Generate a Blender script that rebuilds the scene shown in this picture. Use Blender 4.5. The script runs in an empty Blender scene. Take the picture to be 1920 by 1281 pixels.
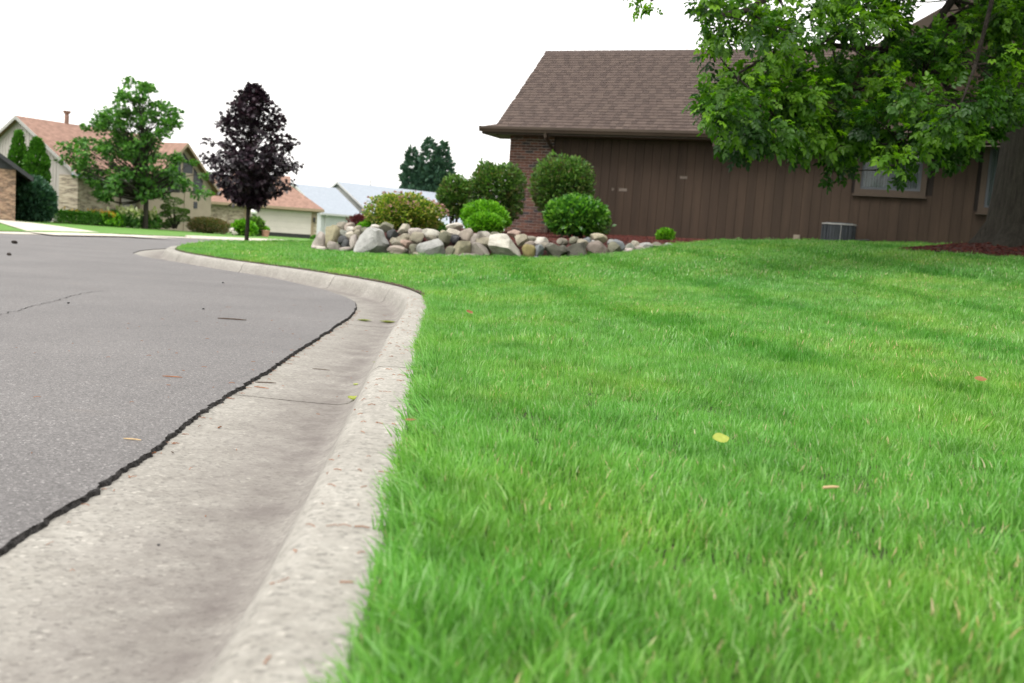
import bpy, bmesh, math, random
import numpy as np
from mathutils import Vector, Matrix, geometry
R = math.radians
rng = np.random.default_rng(7)
random.seed(7)
S = bpy.context.scene
C = S.collection

# ------------------------------------------------------------------ camera
FPX, H, SL = 1867.0, 0.55, 0.008          # focal length in photo pixels, eye height, fall of the land
PIT, ROLL = math.atan(193 / 1867.0), R(4.0)
cr, sr, cp, sp = math.cos(ROLL), math.sin(ROLL), math.cos(PIT), math.sin(PIT)
cam = bpy.data.cameras.new('camera')
cam.lens, cam.sensor_width, cam.clip_start, cam.clip_end = 35.0, 36.0, 0.05, 6000
cam.dof.use_dof, cam.dof.focus_distance, cam.dof.aperture_fstop = True, 3.6, 5.0
camo = bpy.data.objects.new('camera', cam)
C.objects.link(camo)
camo.matrix_world = Matrix(((cr, -sr, 0, 0), (sp * sr, sp * cr, -cp, 0), (cp * sr, cp * cr, sp, H), (0, 0, 0, 1)))
S.camera = camo

# ------------------------------------------------------------------ sky, sun, exposure
W = bpy.data.worlds.new('World')
S.world = W
W.use_nodes = True
wn, wl = W.node_tree.nodes, W.node_tree.links
SUN_EL, SUN_AZ = 58.0, 215.0              # azimuth clockwise from +Y: high, behind the camera on the left
sky = wn.new('ShaderNodeTexSky')
sky.sky_type, sky.sun_disc = 'NISHITA', False
sky.sun_elevation, sky.sun_rotation = R(SUN_EL), R(SUN_AZ)
sky.air_density, sky.dust_density, sky.ozone_density = 1.0, 6.0, 1.0
hs = wn.new('ShaderNodeHueSaturation')
hs.inputs['Saturation'].default_value = 0.10
mixw = wn.new('ShaderNodeMix')
mixw.data_type = 'RGBA'
mixw.inputs['Factor'].default_value = 0.6
mixw.inputs[7].default_value = (9.6, 9.35, 9.05, 1)   # even cloud layer
wl.new(sky.outputs[0], hs.inputs['Color'])
wl.new(hs.outputs[0], mixw.inputs[6])
wl.new(mixw.outputs[2], wn['Background'].inputs[0])
wn['Background'].inputs[1].default_value = 0.15
sun = bpy.data.lights.new('sun', 'SUN')
sun.energy, sun.angle, sun.color = 1.3, R(25), (1.0, 0.97, 0.92)
suno = bpy.data.objects.new('sun', sun)
C.objects.link(suno)
az, el = R(SUN_AZ), R(SUN_EL)
sdir = Vector((math.sin(az) * math.cos(el), math.cos(az) * math.cos(el), math.sin(el)))
suno.rotation_euler = sdir.to_track_quat('Z', 'Y').to_euler()
suno.location = (0, 0, 30)
S.view_settings.view_transform, S.view_settings.look = 'Standard', 'None'
S.view_settings.gamma, S.view_settings.use_curve_mapping = 1.0, False
S.view_settings.exposure = 0.88

# ------------------------------------------------------------------ helpers
def ray(px, py):
    u, v = (px - 960) / FPX, -(py - 640.5) / FPX
    u2, v2 = u * cr - v * sr, u * sr + v * cr
    return np.array([u2, cp + sp * v2, -sp + cp * v2])

def at(px, py, D):
    d = ray(px, py)
    return np.array([0, 0, H]) + d * D / d[1]

def on_plane(px, py, off=0.0):
    d = ray(px, py)
    t = (off - H) / (d[2] + SL * d[1])
    return np.array([0, 0, H]) + t * d

def zp(y):
    return -SL * min(y, 110.0)

def tag(o, label=None, cat=None, group=None, kind=None):
    for k, v in (('label', label), ('category', cat), ('group', group), ('kind', kind)):
        if v:
            o[k] = v
    return o

def empty(name, loc=(0, 0, 0), rz=0.0, **kw):
    o = bpy.data.objects.new(name, None)
    C.objects.link(o)
    o.location, o.rotation_euler = tuple(loc), (0, 0, rz)
    o.empty_display_size = 0.1
    return tag(o, **kw)

def mesh_obj(name, V, F, mat=None, parent=None, smooth=False, rnd=None, world=False, **kw):
    me = bpy.data.meshes.new(name)
    me.from_pydata([tuple(map(float, v)) for v in V] if not isinstance(V, np.ndarray) else V.tolist(), [],
                   [tuple(f) for f in F] if not isinstance(F, np.ndarray) else F.tolist())
    if mat:
        me.materials.append(mat)
    if smooth:
        me.polygons.foreach_set('use_smooth', [True] * len(me.polygons))
    if rnd is not None:
        a = me.attributes.new('rnd', 'FLOAT', 'FACE')
        a.data.foreach_set('value', np.asarray(rnd, dtype=np.float32))
    me.update()
    o = bpy.data.objects.new(name, me)
    C.objects.link(o)
    if parent:
        o.parent = parent
        if world:
            mp = Matrix.LocRotScale(parent.location, parent.rotation_euler, parent.scale)
            o.matrix_parent_inverse = mp.inverted()
    return tag(o, **kw)

class MB:
    """collects shapes that make ONE part"""
    def __init__(s):
        s.V, s.F = [], []
    def add(s, V, F):
        n = len(s.V)
        s.V += [tuple(map(float, v)) for v in V]
        s.F += [tuple(i + n for i in f) for f in F]
        return s
    def box(s, x0, x1, y0, y1, z0, z1):
        return s.add([(x0, y0, z0), (x1, y0, z0), (x1, y1, z0), (x0, y1, z0), (x0, y0, z1), (x1, y0, z1), (x1, y1, z1), (x0, y1, z1)],
                     [(0, 3, 2, 1), (4, 5, 6, 7), (0, 1, 5, 4), (1, 2, 6, 5), (2, 3, 7, 6), (3, 0, 4, 7)])
    def prism(s, poly, off):
        """poly: coplanar 3-D points, extruded by off"""
        n = len(poly)
        P = [np.array(p, float) for p in poly]
        Q = [p + np.array(off, float) for p in P]
        return s.add(P + Q, [tuple(range(n)), tuple(range(2 * n - 1, n - 1, -1))] + [(i, i + n, (i + 1) % n + n, (i + 1) % n) for i in range(n)])
    def tube(s, pts, rad, n=8, cap=True):
        pts = [np.array(p, float) for p in pts]
        if np.isscalar(rad):
            rad = [rad] * len(pts)
        V, F = [], []
        up = np.array([0.31, 0.17, 0.93])
        for i, p in enumerate(pts):
            t = pts[min(i + 1, len(pts) - 1)] - pts[max(i - 1, 0)]
            t = t / (np.linalg.norm(t) + 1e-9)
            a = np.cross(t, up if abs(t @ up) < 0.95 else np.array([1.0, 0, 0]))
            a /= np.linalg.norm(a)
            b = np.cross(t, a)
            for k in range(n):
                th = 2 * math.pi * k / n
                V.append(p + rad[i] * (math.cos(th) * a + math.sin(th) * b))
        for i in range(len(pts) - 1):
            for k in range(n):
                F.append((i * n + k, i * n + (k + 1) % n, (i + 1) * n + (k + 1) % n, (i + 1) * n + k))
        if cap:
            F.append(tuple(range(n - 1, -1, -1)))
            F.append(tuple((len(pts) - 1) * n + k for k in range(n)))
        return s.add(V, F)
    def build(s, name, mat, parent=None, **kw):
        return mesh_obj(name, s.V, s.F, mat, parent, **kw)

# ------------------------------------------------------------------ materials
def nt(name):
    m = bpy.data.materials.new(name)
    m.use_nodes = True
    return m, m.node_tree.nodes, m.node_tree.links, m.node_tree.nodes['Principled BSDF']

def ramp(n, cols):
    r = n.new('ShaderNodeValToRGB')
    e = r.color_ramp.elements
    while len(e) < len(cols):
        e.new(0.5)
    for i, (p, c) in enumerate(cols):
        e[i].position, e[i].color = p, (*c, 1)
    return r

def noise(n, l, pos, scale, detail=4, rough=0.55):
    t = n.new('ShaderNodeTexNoise')
    t.inputs['Scale'].default_value, t.inputs['Detail'].default_value, t.inputs['Roughness'].default_value = scale, detail, rough
    l.new(pos, t.inputs['Vector'])
    return t

def mixc(n, l, fac, a, b, mode='MIX'):
    m = n.new('ShaderNodeMix')
    m.data_type, m.blend_type = 'RGBA', mode
    for sock, v in ((m.inputs['Factor'], fac), (m.inputs[6], a), (m.inputs[7], b)):
        if hasattr(v, 'is_linked') or hasattr(v, 'links'):
            l.new(v, sock)
        elif isinstance(v, (int, float)):
            sock.default_value = v
        else:
            sock.default_value = (*v, 1)
    return m.outputs[2]

def mat(name, col, rough=0.8, var=0.25, scale=3.0, fine=60.0, bump=0.15, spec=0.3, objrand=0.0, stretch=None, bdist=0.01):
    """plain weathered material: broad and fine noise in the colour, fine relief"""
    m, n, l, b = nt(name)
    g = n.new('ShaderNodeNewGeometry')
    pos = g.outputs['Position']
    if stretch:
        mp = n.new('ShaderNodeMapping')
        mp.inputs['Scale'].default_value = stretch
        l.new(pos, mp.inputs['Vector'])
        pos = mp.outputs[0]
    n1, n2 = noise(n, l, pos, scale), noise(n, l, pos, fine, 3)
    c = np.array(col)
    r1 = ramp(n, [(0.3, tuple(c * (1 - var))), (0.7, tuple(np.minimum(c * (1 + var), 0.95)))])
    l.new(n1.outputs['Fac'], r1.inputs[0])
    r2 = ramp(n, [(0.25, (1 - var,) * 3), (0.75, (1 + var * 0.6,) * 3)])
    l.new(n2.outputs['Fac'], r2.inputs[0])
    out = mixc(n, l, 1.0, r1.outputs[0], r2.outputs[0], 'MULTIPLY')
    if objrand:
        oi = n.new('ShaderNodeObjectInfo')
        r3 = ramp(n, [(0.0, (1 - objrand,) * 3), (1.0, (1 + objrand,) * 3)])
        l.new(oi.outputs['Random'], r3.inputs[0])
        out = mixc(n, l, 1.0, out, r3.outputs[0], 'MULTIPLY')
    l.new(out, b.inputs['Base Color'])
    b.inputs['Roughness'].default_value = rough
    b.inputs['Specular IOR Level'].default_value = spec
    if bump:
        bp = n.new('ShaderNodeBump')
        bp.inputs['Strength'].default_value, bp.inputs['Distance'].default_value = bump, bdist
        l.new(n2.outputs['Fac'], bp.inputs['Height'])
        l.new(bp.outputs[0], b.inputs['Normal'])
    return m

def leaf_mat(name, cols, trans=0.35, rough=0.5, spec=0.35, tint=None, nscale=0.0, ncol=None):
    """leaf: colour picked per leaf (face attribute rnd), light passes through"""
    m, n, l, b = nt(name)
    a = n.new('ShaderNodeAttribute')
    a.attribute_name = 'rnd'
    k = len(cols)
    r = ramp(n, [(i / max(k - 1, 1), c) for i, c in enumerate(cols)])
    l.new(a.outputs['Fac'], r.inputs[0])
    col = r.outputs[0]
    if ncol:
        g = n.new('ShaderNodeNewGeometry')
        t = noise(n, l, g.outputs['Position'], nscale, 2)
        rr = ramp(n, [(0.55, (0, 0, 0)), (0.68, (.75, .75, .75))])
        l.new(t.outputs['Fac'], rr.inputs[0])
        col = mixc(n, l, rr.outputs[0], col, ncol)
    l.new(col, b.inputs['Base Color'])
    b.inputs['Roughness'].default_value, b.inputs['Specular IOR Level'].default_value = rough, spec
    tr = n.new('ShaderNodeBsdfTranslucent')
    tc = mixc(n, l, 1.0, col, tint or (1.1, 1.25, 0.6), 'MULTIPLY')
    l.new(tc, tr.inputs['Color'])
    mx = n.new('ShaderNodeMixShader')
    mx.inputs[0].default_value = trans
    l.new(b.outputs[0], mx.inputs[1])
    l.new(tr.outputs[0], mx.inputs[2])
    l.new(mx.outputs[0], n['Material Output'].inputs['Surface'])
    return m

def asphalt_mat():
    m, n, l, b = nt('asphalt')
    pos = n.new('ShaderNodeNewGeometry').outputs['Position']
    v = n.new('ShaderNodeTexVoronoi')
    v.inputs['Scale'].default_value = 230
    l.new(pos, v.inputs['Vector'])
    sepc = n.new('ShaderNodeSeparateColor')
    l.new(v.outputs['Color'], sepc.inputs[0])
    r = ramp(n, [(0.0, (0.052, 0.049, 0.047)), (0.5, (0.093, 0.088, 0.085)), (0.86, (0.126, 0.119, 0.115)), (0.94, (0.132, 0.125, 0.121)), (1.0, (0.27, 0.26, 0.25))])
    l.new(sepc.outputs[0], r.inputs[0])
    big = noise(n, l, pos, 0.9, 5, 0.6)
    r2 = ramp(n, [(0.3, (0.84, 0.83, 0.85)), (0.7, (1.16, 1.15, 1.16))])
    l.new(big.outputs['Fac'], r2.inputs[0])
    c = mixc(n, l, 1.0, r.outputs[0], r2.outputs[0], 'MULTIPLY')
    mp = n.new('ShaderNodeMapping')                       # brownish dirt drifts, stretched across the road
    mp.inputs['Scale'].default_value = (1.3, 3.0, 1)
    l.new(pos, mp.inputs['Vector'])
    st = noise(n, l, mp.outputs[0], 1.0, 3)
    r3 = ramp(n, [(0.66, (0, 0, 0)), (0.80, (0.5, 0.5, 0.5))])
    l.new(st.outputs['Fac'], r3.inputs[0])
    c = mixc(n, l, r3.outputs[0], c, (0.21, 0.165, 0.13))
    l.new(c, b.inputs['Base Color'])
    b.inputs['Roughness'].default_value, b.inputs['Specular IOR Level'].default_value = 0.68, 0.42
    bp = n.new('ShaderNodeBump')
    bp.inputs['Strength'].default_value, bp.inputs['Distance'].default_value = 0.35, 0.002
    l.new(v.outputs['Distance'], bp.inputs['Height'])
    l.new(bp.outputs[0], b.inputs['Normal'])
    return m

def concrete_mat(name, dirt=True, base=(0.258, 0.248, 0.222)):
    m, n, l, b = nt(name)
    pos = n.new('ShaderNodeNewGeometry').outputs['Position']
    v = n.new('ShaderNodeTexVoronoi')
    v.inputs['Scale'].default_value = 130
    l.new(pos, v.inputs['Vector'])
    sepc = n.new('ShaderNodeSeparateColor')
    l.new(v.outputs['Color'], sepc.inputs[0])
    c = np.array(base)
    r = ramp(n, [(0.0, tuple(c * 0.66)), (0.2, tuple(c * 0.93)), (0.8, tuple(c * 1.08)), (0.96, tuple(c * 1.15)), (1.0, tuple(c * 1.45))])
    l.new(sepc.outputs[0], r.inputs[0])
    big = noise(n, l, pos, 2.2, 6, 0.65)
    r2 = ramp(n, [(0.3, (0.82, 0.81, 0.8)), (0.7, (1.12, 1.12, 1.12))])
    l.new(big.outputs['Fac'], r2.inputs[0])
    out = mixc(n, l, 1.0, r.outputs[0], r2.outputs[0], 'MULTIPLY')
    med = noise(n, l, pos, 28, 4, 0.7)
    r4 = ramp(n, [(0.3, (0.86, 0.85, 0.84)), (0.65, (1.08, 1.08, 1.08))])
    l.new(med.outputs['Fac'], r4.inputs[0])
    out = mixc(n, l, 1.0, out, r4.outputs[0], 'MULTIPLY')
    if dirt:                                              # silt washed along the flow line of the gutter
        a = n.new('ShaderNodeAttribute')
        a.attribute_name = 'silt'
        dn = noise(n, l, pos, 9, 4, 0.6)
        mm = n.new('ShaderNodeMath')
        mm.operation = 'MULTIPLY'
        l.new(a.outputs['Fac'], mm.inputs[0])
        l.new(dn.outputs['Fac'], mm.inputs[1])
        out = mixc(n, l, mm.outputs[0], out, (0.105, 0.090, 0.084))
    l.new(out, b.inputs['Base Color'])
    b.inputs['Roughness'].default_value, b.inputs['Specular IOR Level'].default_value = 0.88, 0.25
    bp = n.new('ShaderNodeBump')
    bp.inputs['Strength'].default_value, bp.inputs['Distance'].default_value = 0.22, 0.003
    l.new(v.outputs['Distance'], bp.inputs['Height'])
    bp2 = n.new('ShaderNodeBump')
    bp2.inputs['Strength'].default_value, bp2.inputs['Distance'].default_value = 0.16, 0.01
    l.new(med.outputs['Fac'], bp2.inputs['Height'])
    l.new(bp.outputs[0], bp2.inputs['Normal'])
    l.new(bp2.outputs[0], b.inputs['Normal'])
    return m

def grass_mat(name, cols, scale=1.0):
    """blade colour: per blade plus patches of yellower growth, with pale highlights and dark gaps painted in"""
    m, n, l, b = nt(name)
    a = n.new('ShaderNodeAttribute')
    a.attribute_name = 'rnd'
    r = ramp(n, [(i / (len(cols) - 1), c) for i, c in enumerate(cols)])
    l.new(a.outputs['Fac'], r.inputs[0])
    pos = n.new('ShaderNodeNewGeometry').outputs['Position']
    p1 = noise(n, l, pos, 0.9 * scale, 4, 0.6)
    r1 = ramp(n, [(0.33, (0.78, 0.90, 0.9)), (0.5, (1, 1, 1)), (0.68, (1.38, 1.10, 0.95))])
    l.new(p1.outputs['Fac'], r1.inputs[0])
    c = mixc(n, l, 1.0, r.outputs[0], r1.outputs[0], 'MULTIPLY')
    p2 = noise(n, l, pos, 5.5, 3, 0.6)
    r5 = ramp(n, [(0.3, (0.74, 0.78, 0.72)), (0.5, (1, 1, 1)), (0.7, (1.26, 1.2, 1.36))])  # finer mottling: bluish highlights and dark gaps put into the blade colour
    l.new(p2.outputs['Fac'], r5.inputs[0])
    c = mixc(n, l, 1.0, c, r5.outputs[0], 'MULTIPLY')
    # darker, deeper green strips along the mower passes (carried by each tuft)
    at_ = n.new('ShaderNodeAttribute')
    at_.attribute_type, at_.attribute_name = 'INSTANCER', 'tone'
    r2 = ramp(n, [(0.0, (1.08, 1.04, 1.15)), (1.0, (0.58, 0.78, 0.48))])
    l.new(at_.outputs['Fac'], r2.inputs[0])
    c = mixc(n, l, 1.0, c, r2.outputs[0], 'MULTIPLY')
    l.new(c, b.inputs['Base Color'])
    b.inputs['Roughness'].default_value, b.inputs['Specular IOR Level'].default_value = 0.42, 0.4
    tr = n.new('ShaderNodeBsdfTranslucent')
    l.new(mixc(n, l, 1.0, c, (1.08, 1.24, 0.62), 'MULTIPLY'), tr.inputs['Color'])
    mx = n.new('ShaderNodeMixShader')
    mx.inputs[0].default_value = 0.45
    l.new(b.outputs[0], mx.inputs[1])
    l.new(tr.outputs[0], mx.inputs[2])
    l.new(mx.outputs[0], n['Material Output'].inputs['Surface'])
    return m

def brick_mat(name, cols, mortar, bw=0.213, bh=0.0677, along=(1, 0)):
    """far masonry, bricks too small to tell apart: brick texture laid on the wall's own directions"""
    m, n, l, b = nt(name)
    tc = n.new('ShaderNodeTexCoord')
    sx = n.new('ShaderNodeSeparateXYZ')
    l.new(tc.outputs['Object'], sx.inputs[0])
    ad = n.new('ShaderNodeMath')
    ad.operation = 'ADD'
    l.new(sx.outputs[0], ad.inputs[0])
    l.new(sx.outputs[1], ad.inputs[1])
    cx = n.new('ShaderNodeCombineXYZ')
    l.new(ad.outputs[0], cx.inputs[0])
    l.new(sx.outputs[2], cx.inputs[1])
    t = n.new('ShaderNodeTexBrick')
    t.inputs['Scale'].default_value = 1.0
    t.inputs['Brick Width'].default_value, t.inputs['Row Height'].default_value, t.inputs['Mortar Size'].default_value = bw, bh, 0.008
    l.new(cx.outputs[0], t.inputs['Vector'])
    mp = n.new('ShaderNodeMapping')
    mp.inputs['Scale'].default_value = (1.6, 5.0, 1)
    l.new(cx.outputs[0], mp.inputs['Vector'])
    nn = noise(n, l, mp.outputs[0], 1.0, 2, 0.8)
    rr = ramp(n, [(0.40, cols[0]), (0.5, cols[1]), (0.60, cols[2])])
    l.new(nn.outputs['Fac'], rr.inputs[0])
    l.new(rr.outputs[0], t.inputs['Color1'])
    l.new(rr.outputs[0], t.inputs['Color2'])
    t.inputs['Mortar'].default_value = (*mortar, 1)
    l.new(t.outputs['Color'], b.inputs['Base Color'])
    b.inputs['Roughness'].default_value = 0.9
    bp = n.new('ShaderNodeBump')
    bp.inputs['Strength'].default_value, bp.inputs['Distance'].default_value = 0.6, 0.01
    l.new(t.outputs['Fac'], bp.inputs['Height'])
    bp.invert = True
    l.new(bp.outputs[0], b.inputs['Normal'])
    return m

M = {}
M['asphalt'] = asphalt_mat()
M['tar'] = mat('tar', (0.038, 0.035, 0.034), 0.85, 0.75, 60, 240, 1.0)
M['concrete'] = concrete_mat('kerb_concrete')
M['drive'] = concrete_mat('drive_concrete', False, (0.46, 0.43, 0.37))
M['soil'] = mat('soil', (0.035, 0.055, 0.016), 0.95, 0.4, 4, 80, 0.6)
M['darksoil'] = mat('dark_soil', (0.03, 0.022, 0.017), 0.95, 0.4, 6, 80, 0.6)
M['farlawn'] = mat('far_turf', (0.085, 0.195, 0.028), 0.9, 0.16, 0.5, 9, 0.8, bdist=0.05)
M['mulch'] = mat('mulch', (0.060, 0.017, 0.013), 0.95, 0.5, 30, 120, 0.8)
M['grass'] = grass_mat('grass_blade', [(0.055, 0.175, 0.018), (0.095, 0.275, 0.034), (0.135, 0.345, 0.055), (0.18, 0.39, 0.085), (0.32, 0.48, 0.23), (0.48, 0.43, 0.25)])
M['siding'] = mat('brown_siding', (0.0425, 0.0270, 0.0178), 0.75, 0.20, 0.9, 45, 0.35, 0.25, 0.10, (6, 6, 0.7))
M['groove'] = mat('siding_groove', (0.016, 0.012, 0.010), 0.9, 0.1)
M['browntrim'] = mat('brown_trim', (0.054, 0.037, 0.026), 0.6, 0.12, 2, 40, 0.1, 0.35)
M['soffit'] = mat('brown_soffit', (0.12, 0.10, 0.082), 0.7, 0.1)
M['mortar'] = mat('mortar', (0.33, 0.285, 0.25), 0.95, 0.15, 8, 120, 0.4)
M['glass'], _n, _l, _b = nt('window_glass')
_b.inputs['Base Color'].default_value = (0.03, 0.035, 0.04, 1)
_b.inputs['Roughness'].default_value, _b.inputs['Specular IOR Level'].default_value = 0.08, 0.35
M['blind'] = mat('curtain', (0.15, 0.16, 0.165), 0.9, 0.15, 6, 40, 0.2, stretch=(4, 4, 0.3))
M['sash'] = mat('grey_sash', (0.07, 0.078, 0.09), 0.5, 0.08)
M['metal'] = mat('louvre_metal', (0.022, 0.026, 0.034), 0.45, 0.2, 6, 60, 0.1, 0.5)
M['lightmetal'] = mat('light_metal', (0.25, 0.245, 0.24), 0.45, 0.1, 6, 60, 0.05, 0.5)
M['blackmetal'] = mat('black_metal', (0.015, 0.015, 0.016), 0.4, 0.1, 6, 60, 0.05, 0.5)
M['plastic'] = mat('tan_plastic', (0.20, 0.165, 0.125), 0.5, 0.05)
M['bark'] = mat('bark', (0.036, 0.029, 0.024), 0.95, 0.35, 5, 28, 1.0, 0.2, 0, (5, 5, 1.2), 0.03)
M['barkgrey'] = mat('grey_bark', (0.050, 0.044, 0.036), 0.95, 0.35, 4, 22, 1.0, 0.2, 0, (6, 6, 1.0), 0.04)
M['twig'] = mat('twig', (0.06, 0.04, 0.028), 0.9, 0.3)
SH = [mat('shingle_%d' % i, c, 0.92, 0.08, 8, 220, 0.6, 0.15, 0.06) for i, c in enumerate([(0.088, 0.066, 0.057), (0.082, 0.061, 0.053), (0.092, 0.069, 0.059), (0.068, 0.051, 0.045)])]
BR = [mat('brick_%d' % i, c, 0.9, 0.22, 14, 160, 0.5, 0.2, 0.2) for i, c in enumerate([(0.115, 0.056, 0.042), (0.14, 0.07, 0.052), (0.09, 0.05, 0.041), (0.042, 0.038, 0.04), (0.075, 0.052, 0.046)])]

# ------------------------------------------------------------------ terrain
def resample(P, step):
    """smooth (Catmull-Rom) path through P, even spacing"""
    P = np.array(P, float)
    Q = np.vstack([2 * P[0] - P[1], P, 2 * P[-1] - P[-2]])
    out = []
    for i in range(1, len(Q) - 2):
        for t in np.linspace(0, 1, 40, endpoint=False):
            a, b, c, d = Q[i - 1], Q[i], Q[i + 1], Q[i + 2]
            out.append(0.5 * ((2 * b) + (-a + c) * t + (2 * a - 5 * b + 4 * c - d) * t * t + (-a + 3 * b - 3 * c + d) * t ** 3))
    out.append(Q[-2])
    out = np.array(out)
    s = np.r_[0, np.cumsum(np.linalg.norm(np.diff(out, axis=0), axis=1))]
    n = max(int(s[-1] / step), 2)
    ss = np.linspace(0, s[-1], n + 1)
    return np.c_[np.interp(ss, s, out[:, 0]), np.interp(ss, s, out[:, 1])], ss

def offset(path, d):
    t = np.gradient(path, axis=0)
    t /= np.linalg.norm(t, axis=1)[:, None]
    return path + d * np.c_[-t[:, 1], t[:, 0]]            # to the left of travel = the road side

# back edge of the kerb on the lawn side, from behind the camera round the point and up the street
KB = [(-0.10, -6), (-0.10, -2), (-0.115, 0.3), (-0.145, 1.16), (-0.174, 1.57), (-0.233, 2.33), (-0.332, 3.48), (-0.436, 4.74), (-0.555, 6.4), (-0.72, 7.75),
      (-0.99, 8.8), (-1.39, 9.72), (-1.84, 10.47), (-2.53, 11.5), (-3.24, 12.37), (-4.18, 13.6), (-5.13, 15.2), (-5.9, 17.2), (-6.5, 19.7), (-6.95, 24.4), (-6.8, 32), (-5.4, 45), (-3, 60), (2, 85), (8, 110)]
kpath, ks = resample(KB, 0.12)
LEFT = [(-12.4, -30), (-12.3, 5), (-12.2, 18), (-12.2, 24.8), (-12.75, 32.5), (-12.6, 36.2), (-11.8, 42.3), (-10.7, 50.8), (-8.5, 65), (-3.5, 85), (3, 110)]
lpath, ls = resample(LEFT, 0.8)

# height of the corner lot (thin-plate surface through surveyed spots)
CT = [(-0.12, -6, .12), (-0.12, 0.3, .115), (-0.17, 1.6, .107), (-0.33, 3.5, .092), (-0.5, 5.6, .075), (-0.72, 7.75, .058), (-1.4, 9.72, .042), (-2.5, 11.5, .028), (-4.2, 13.6, .011),
      (-5.9, 17.2, -.018), (-6.95, 24.4, -.075), (-6.8, 32, -.135), (-5.4, 45, -.24), (-3, 60, -.36), (2, 85, -.56), (8, 110, -.76),
      (1, 0, .125), (1, 2, .125), (3, 3, .165), (1, 5, .14), (2.5, 5, .20), (5, 5, .32), (8, 3, .40), (1, 8, .20), (3, 8, .34), (6, 8, .53), (1, 11, .25), (3, 11, .46), (5, 11, .64), (7.5, 11, .75),
      (12, 10, .85), (14, 3, .6), (-3.3, 17.4, .11), (-2.3, 16.5, .125), (-0.2, 16.1, .22), (1.3, 16.5, .345), (2.85, 17.4, .61), (0, 13.5, .17), (2.5, 14, .49), (4, 16, .735), (5.3, 16, .835),
      (6.6, 16, .885), (7.9, 15.5, .90), (11, 15, .95), (-3, 14, .09), (-6, 22, .04), (-5.2, 25.5, .085), (-3.6, 21, .13), (-2.5, 30, .1), (3, 22.6, .77), (6, 21.4, .80), (9, 20.2, .85), (13, 18, .92),
      (0.5, 24, .64), (20, 20, .9), (20, 5, .8), (20, 40, .6), (5, 45, .3), (15, 80, -.2), (40, 30, .8), (40, 0, .8), (40, 100, -.3), (16, -6, .5), (5, -6, .2)]
CT = np.array(CT)
def tps(r2):
    return np.where(r2 > 0, r2 * np.log(r2 + 1e-12), 0)
_A = CT[:, :2] * np.array([1.0, 0.75])
_K = tps(((_A[:, None] - _A[None]) ** 2).sum(-1)) + np.eye(len(_A)) * 0.05
_P = np.c_[np.ones(len(_A)), _A]
_w = np.linalg.solve(np.block([[_K, _P], [_P.T, np.zeros((3, 3))]]), np.r_[CT[:, 2], 0, 0, 0])
def lot_z(xy):
    xy = np.atleast_2d(np.asarray(xy, float)) * np.array([1.0, 0.75])
    out = np.empty(len(xy))
    for i in range(0, len(xy), 20000):
        q = xy[i:i + 20000]
        out[i:i + 20000] = tps(((q[:, None] - _A[None]) ** 2).sum(-1)) @ _w[:-3] + np.c_[np.ones(len(q)), q] @ _w[-3:]
    return out
def lz(x, y):
    return float(lot_z([(x, y)])[0])

def inside(P, poly):
    P, poly = np.atleast_2d(P), np.asarray(poly)
    x, y = P[:, 0], P[:, 1]
    r = np.zeros(len(P), bool)
    for i in range(len(poly)):
        (x0, y0), (x1, y1) = poly[i], poly[i - 1]
        if y0 == y1:
            continue
        c = ((y0 > y) != (y1 > y)) & (x < (x1 - x0) * (y - y0) / (y1 - y0) + x0)
        r ^= c
    return r

def sheet(name, poly, zf, mat_, pts=None, parent=None, smooth=True, **kw):
    """flat-triangulated sheet inside a polygon, with inner points, lifted to zf(xy)"""
    poly = np.asarray(poly, float)
    V = [Vector(p) for p in poly]
    n = len(V)
    if pts is not None and len(pts):
        q = np.asarray(pts)
        q = q[inside(q, poly)]
        V += [Vector(p) for p in q]
    vo, _e, fo, *_r = geometry.delaunay_2d_cdt(V, [], [list(range(n))], 1, 1e-5)
    xy = np.array([(v.x, v.y) for v in vo])
    z = zf(xy)
    return mesh_obj(name, np.c_[xy, z], fo, mat_, parent, smooth, **kw)

def grid(x0, x1, y0, y1, st, jit=0.3):
    gx, gy = np.meshgrid(np.arange(x0, x1, st), np.arange(y0, y1, st))
    p = np.c_[gx.ravel(), gy.ravel()]
    return p + rng.uniform(-jit * st, jit * st, p.shape)

plane_z = lambda xy: -SL * np.minimum(xy[:, 1], 110)
mesh_obj('ground', [(-2500, -400, -1.6), (2500, -400, -1.6), (2500, 4000, -1.6), (-2500, 4000, -1.6)], [(0, 1, 2, 3)], M['farlawn'], kind='structure')

# the corner lot's ground
LOT = np.vstack([kpath[::2], [(60, 110), (60, -6)]])
inner = np.vstack([grid(-7, 12, -5, 24, 0.4), grid(-8, 60, 24, 110, 2.0), grid(12, 60, -6, 24, 2.0)])
def lawn_z(xy):
    z = lot_z(xy) - 0.012
    d = np.concatenate([np.min(np.linalg.norm(c_[:, None] - kpath[None, ::2], axis=2), axis=1) for c_ in np.array_split(xy, max(len(xy) // 3000, 1))])
    return np.where(d < .3, np.maximum(z, plane_z(xy) + .098), z)
sheet('lawn', LOT, lawn_z, M['soil'], inner, kind='structure')

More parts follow.
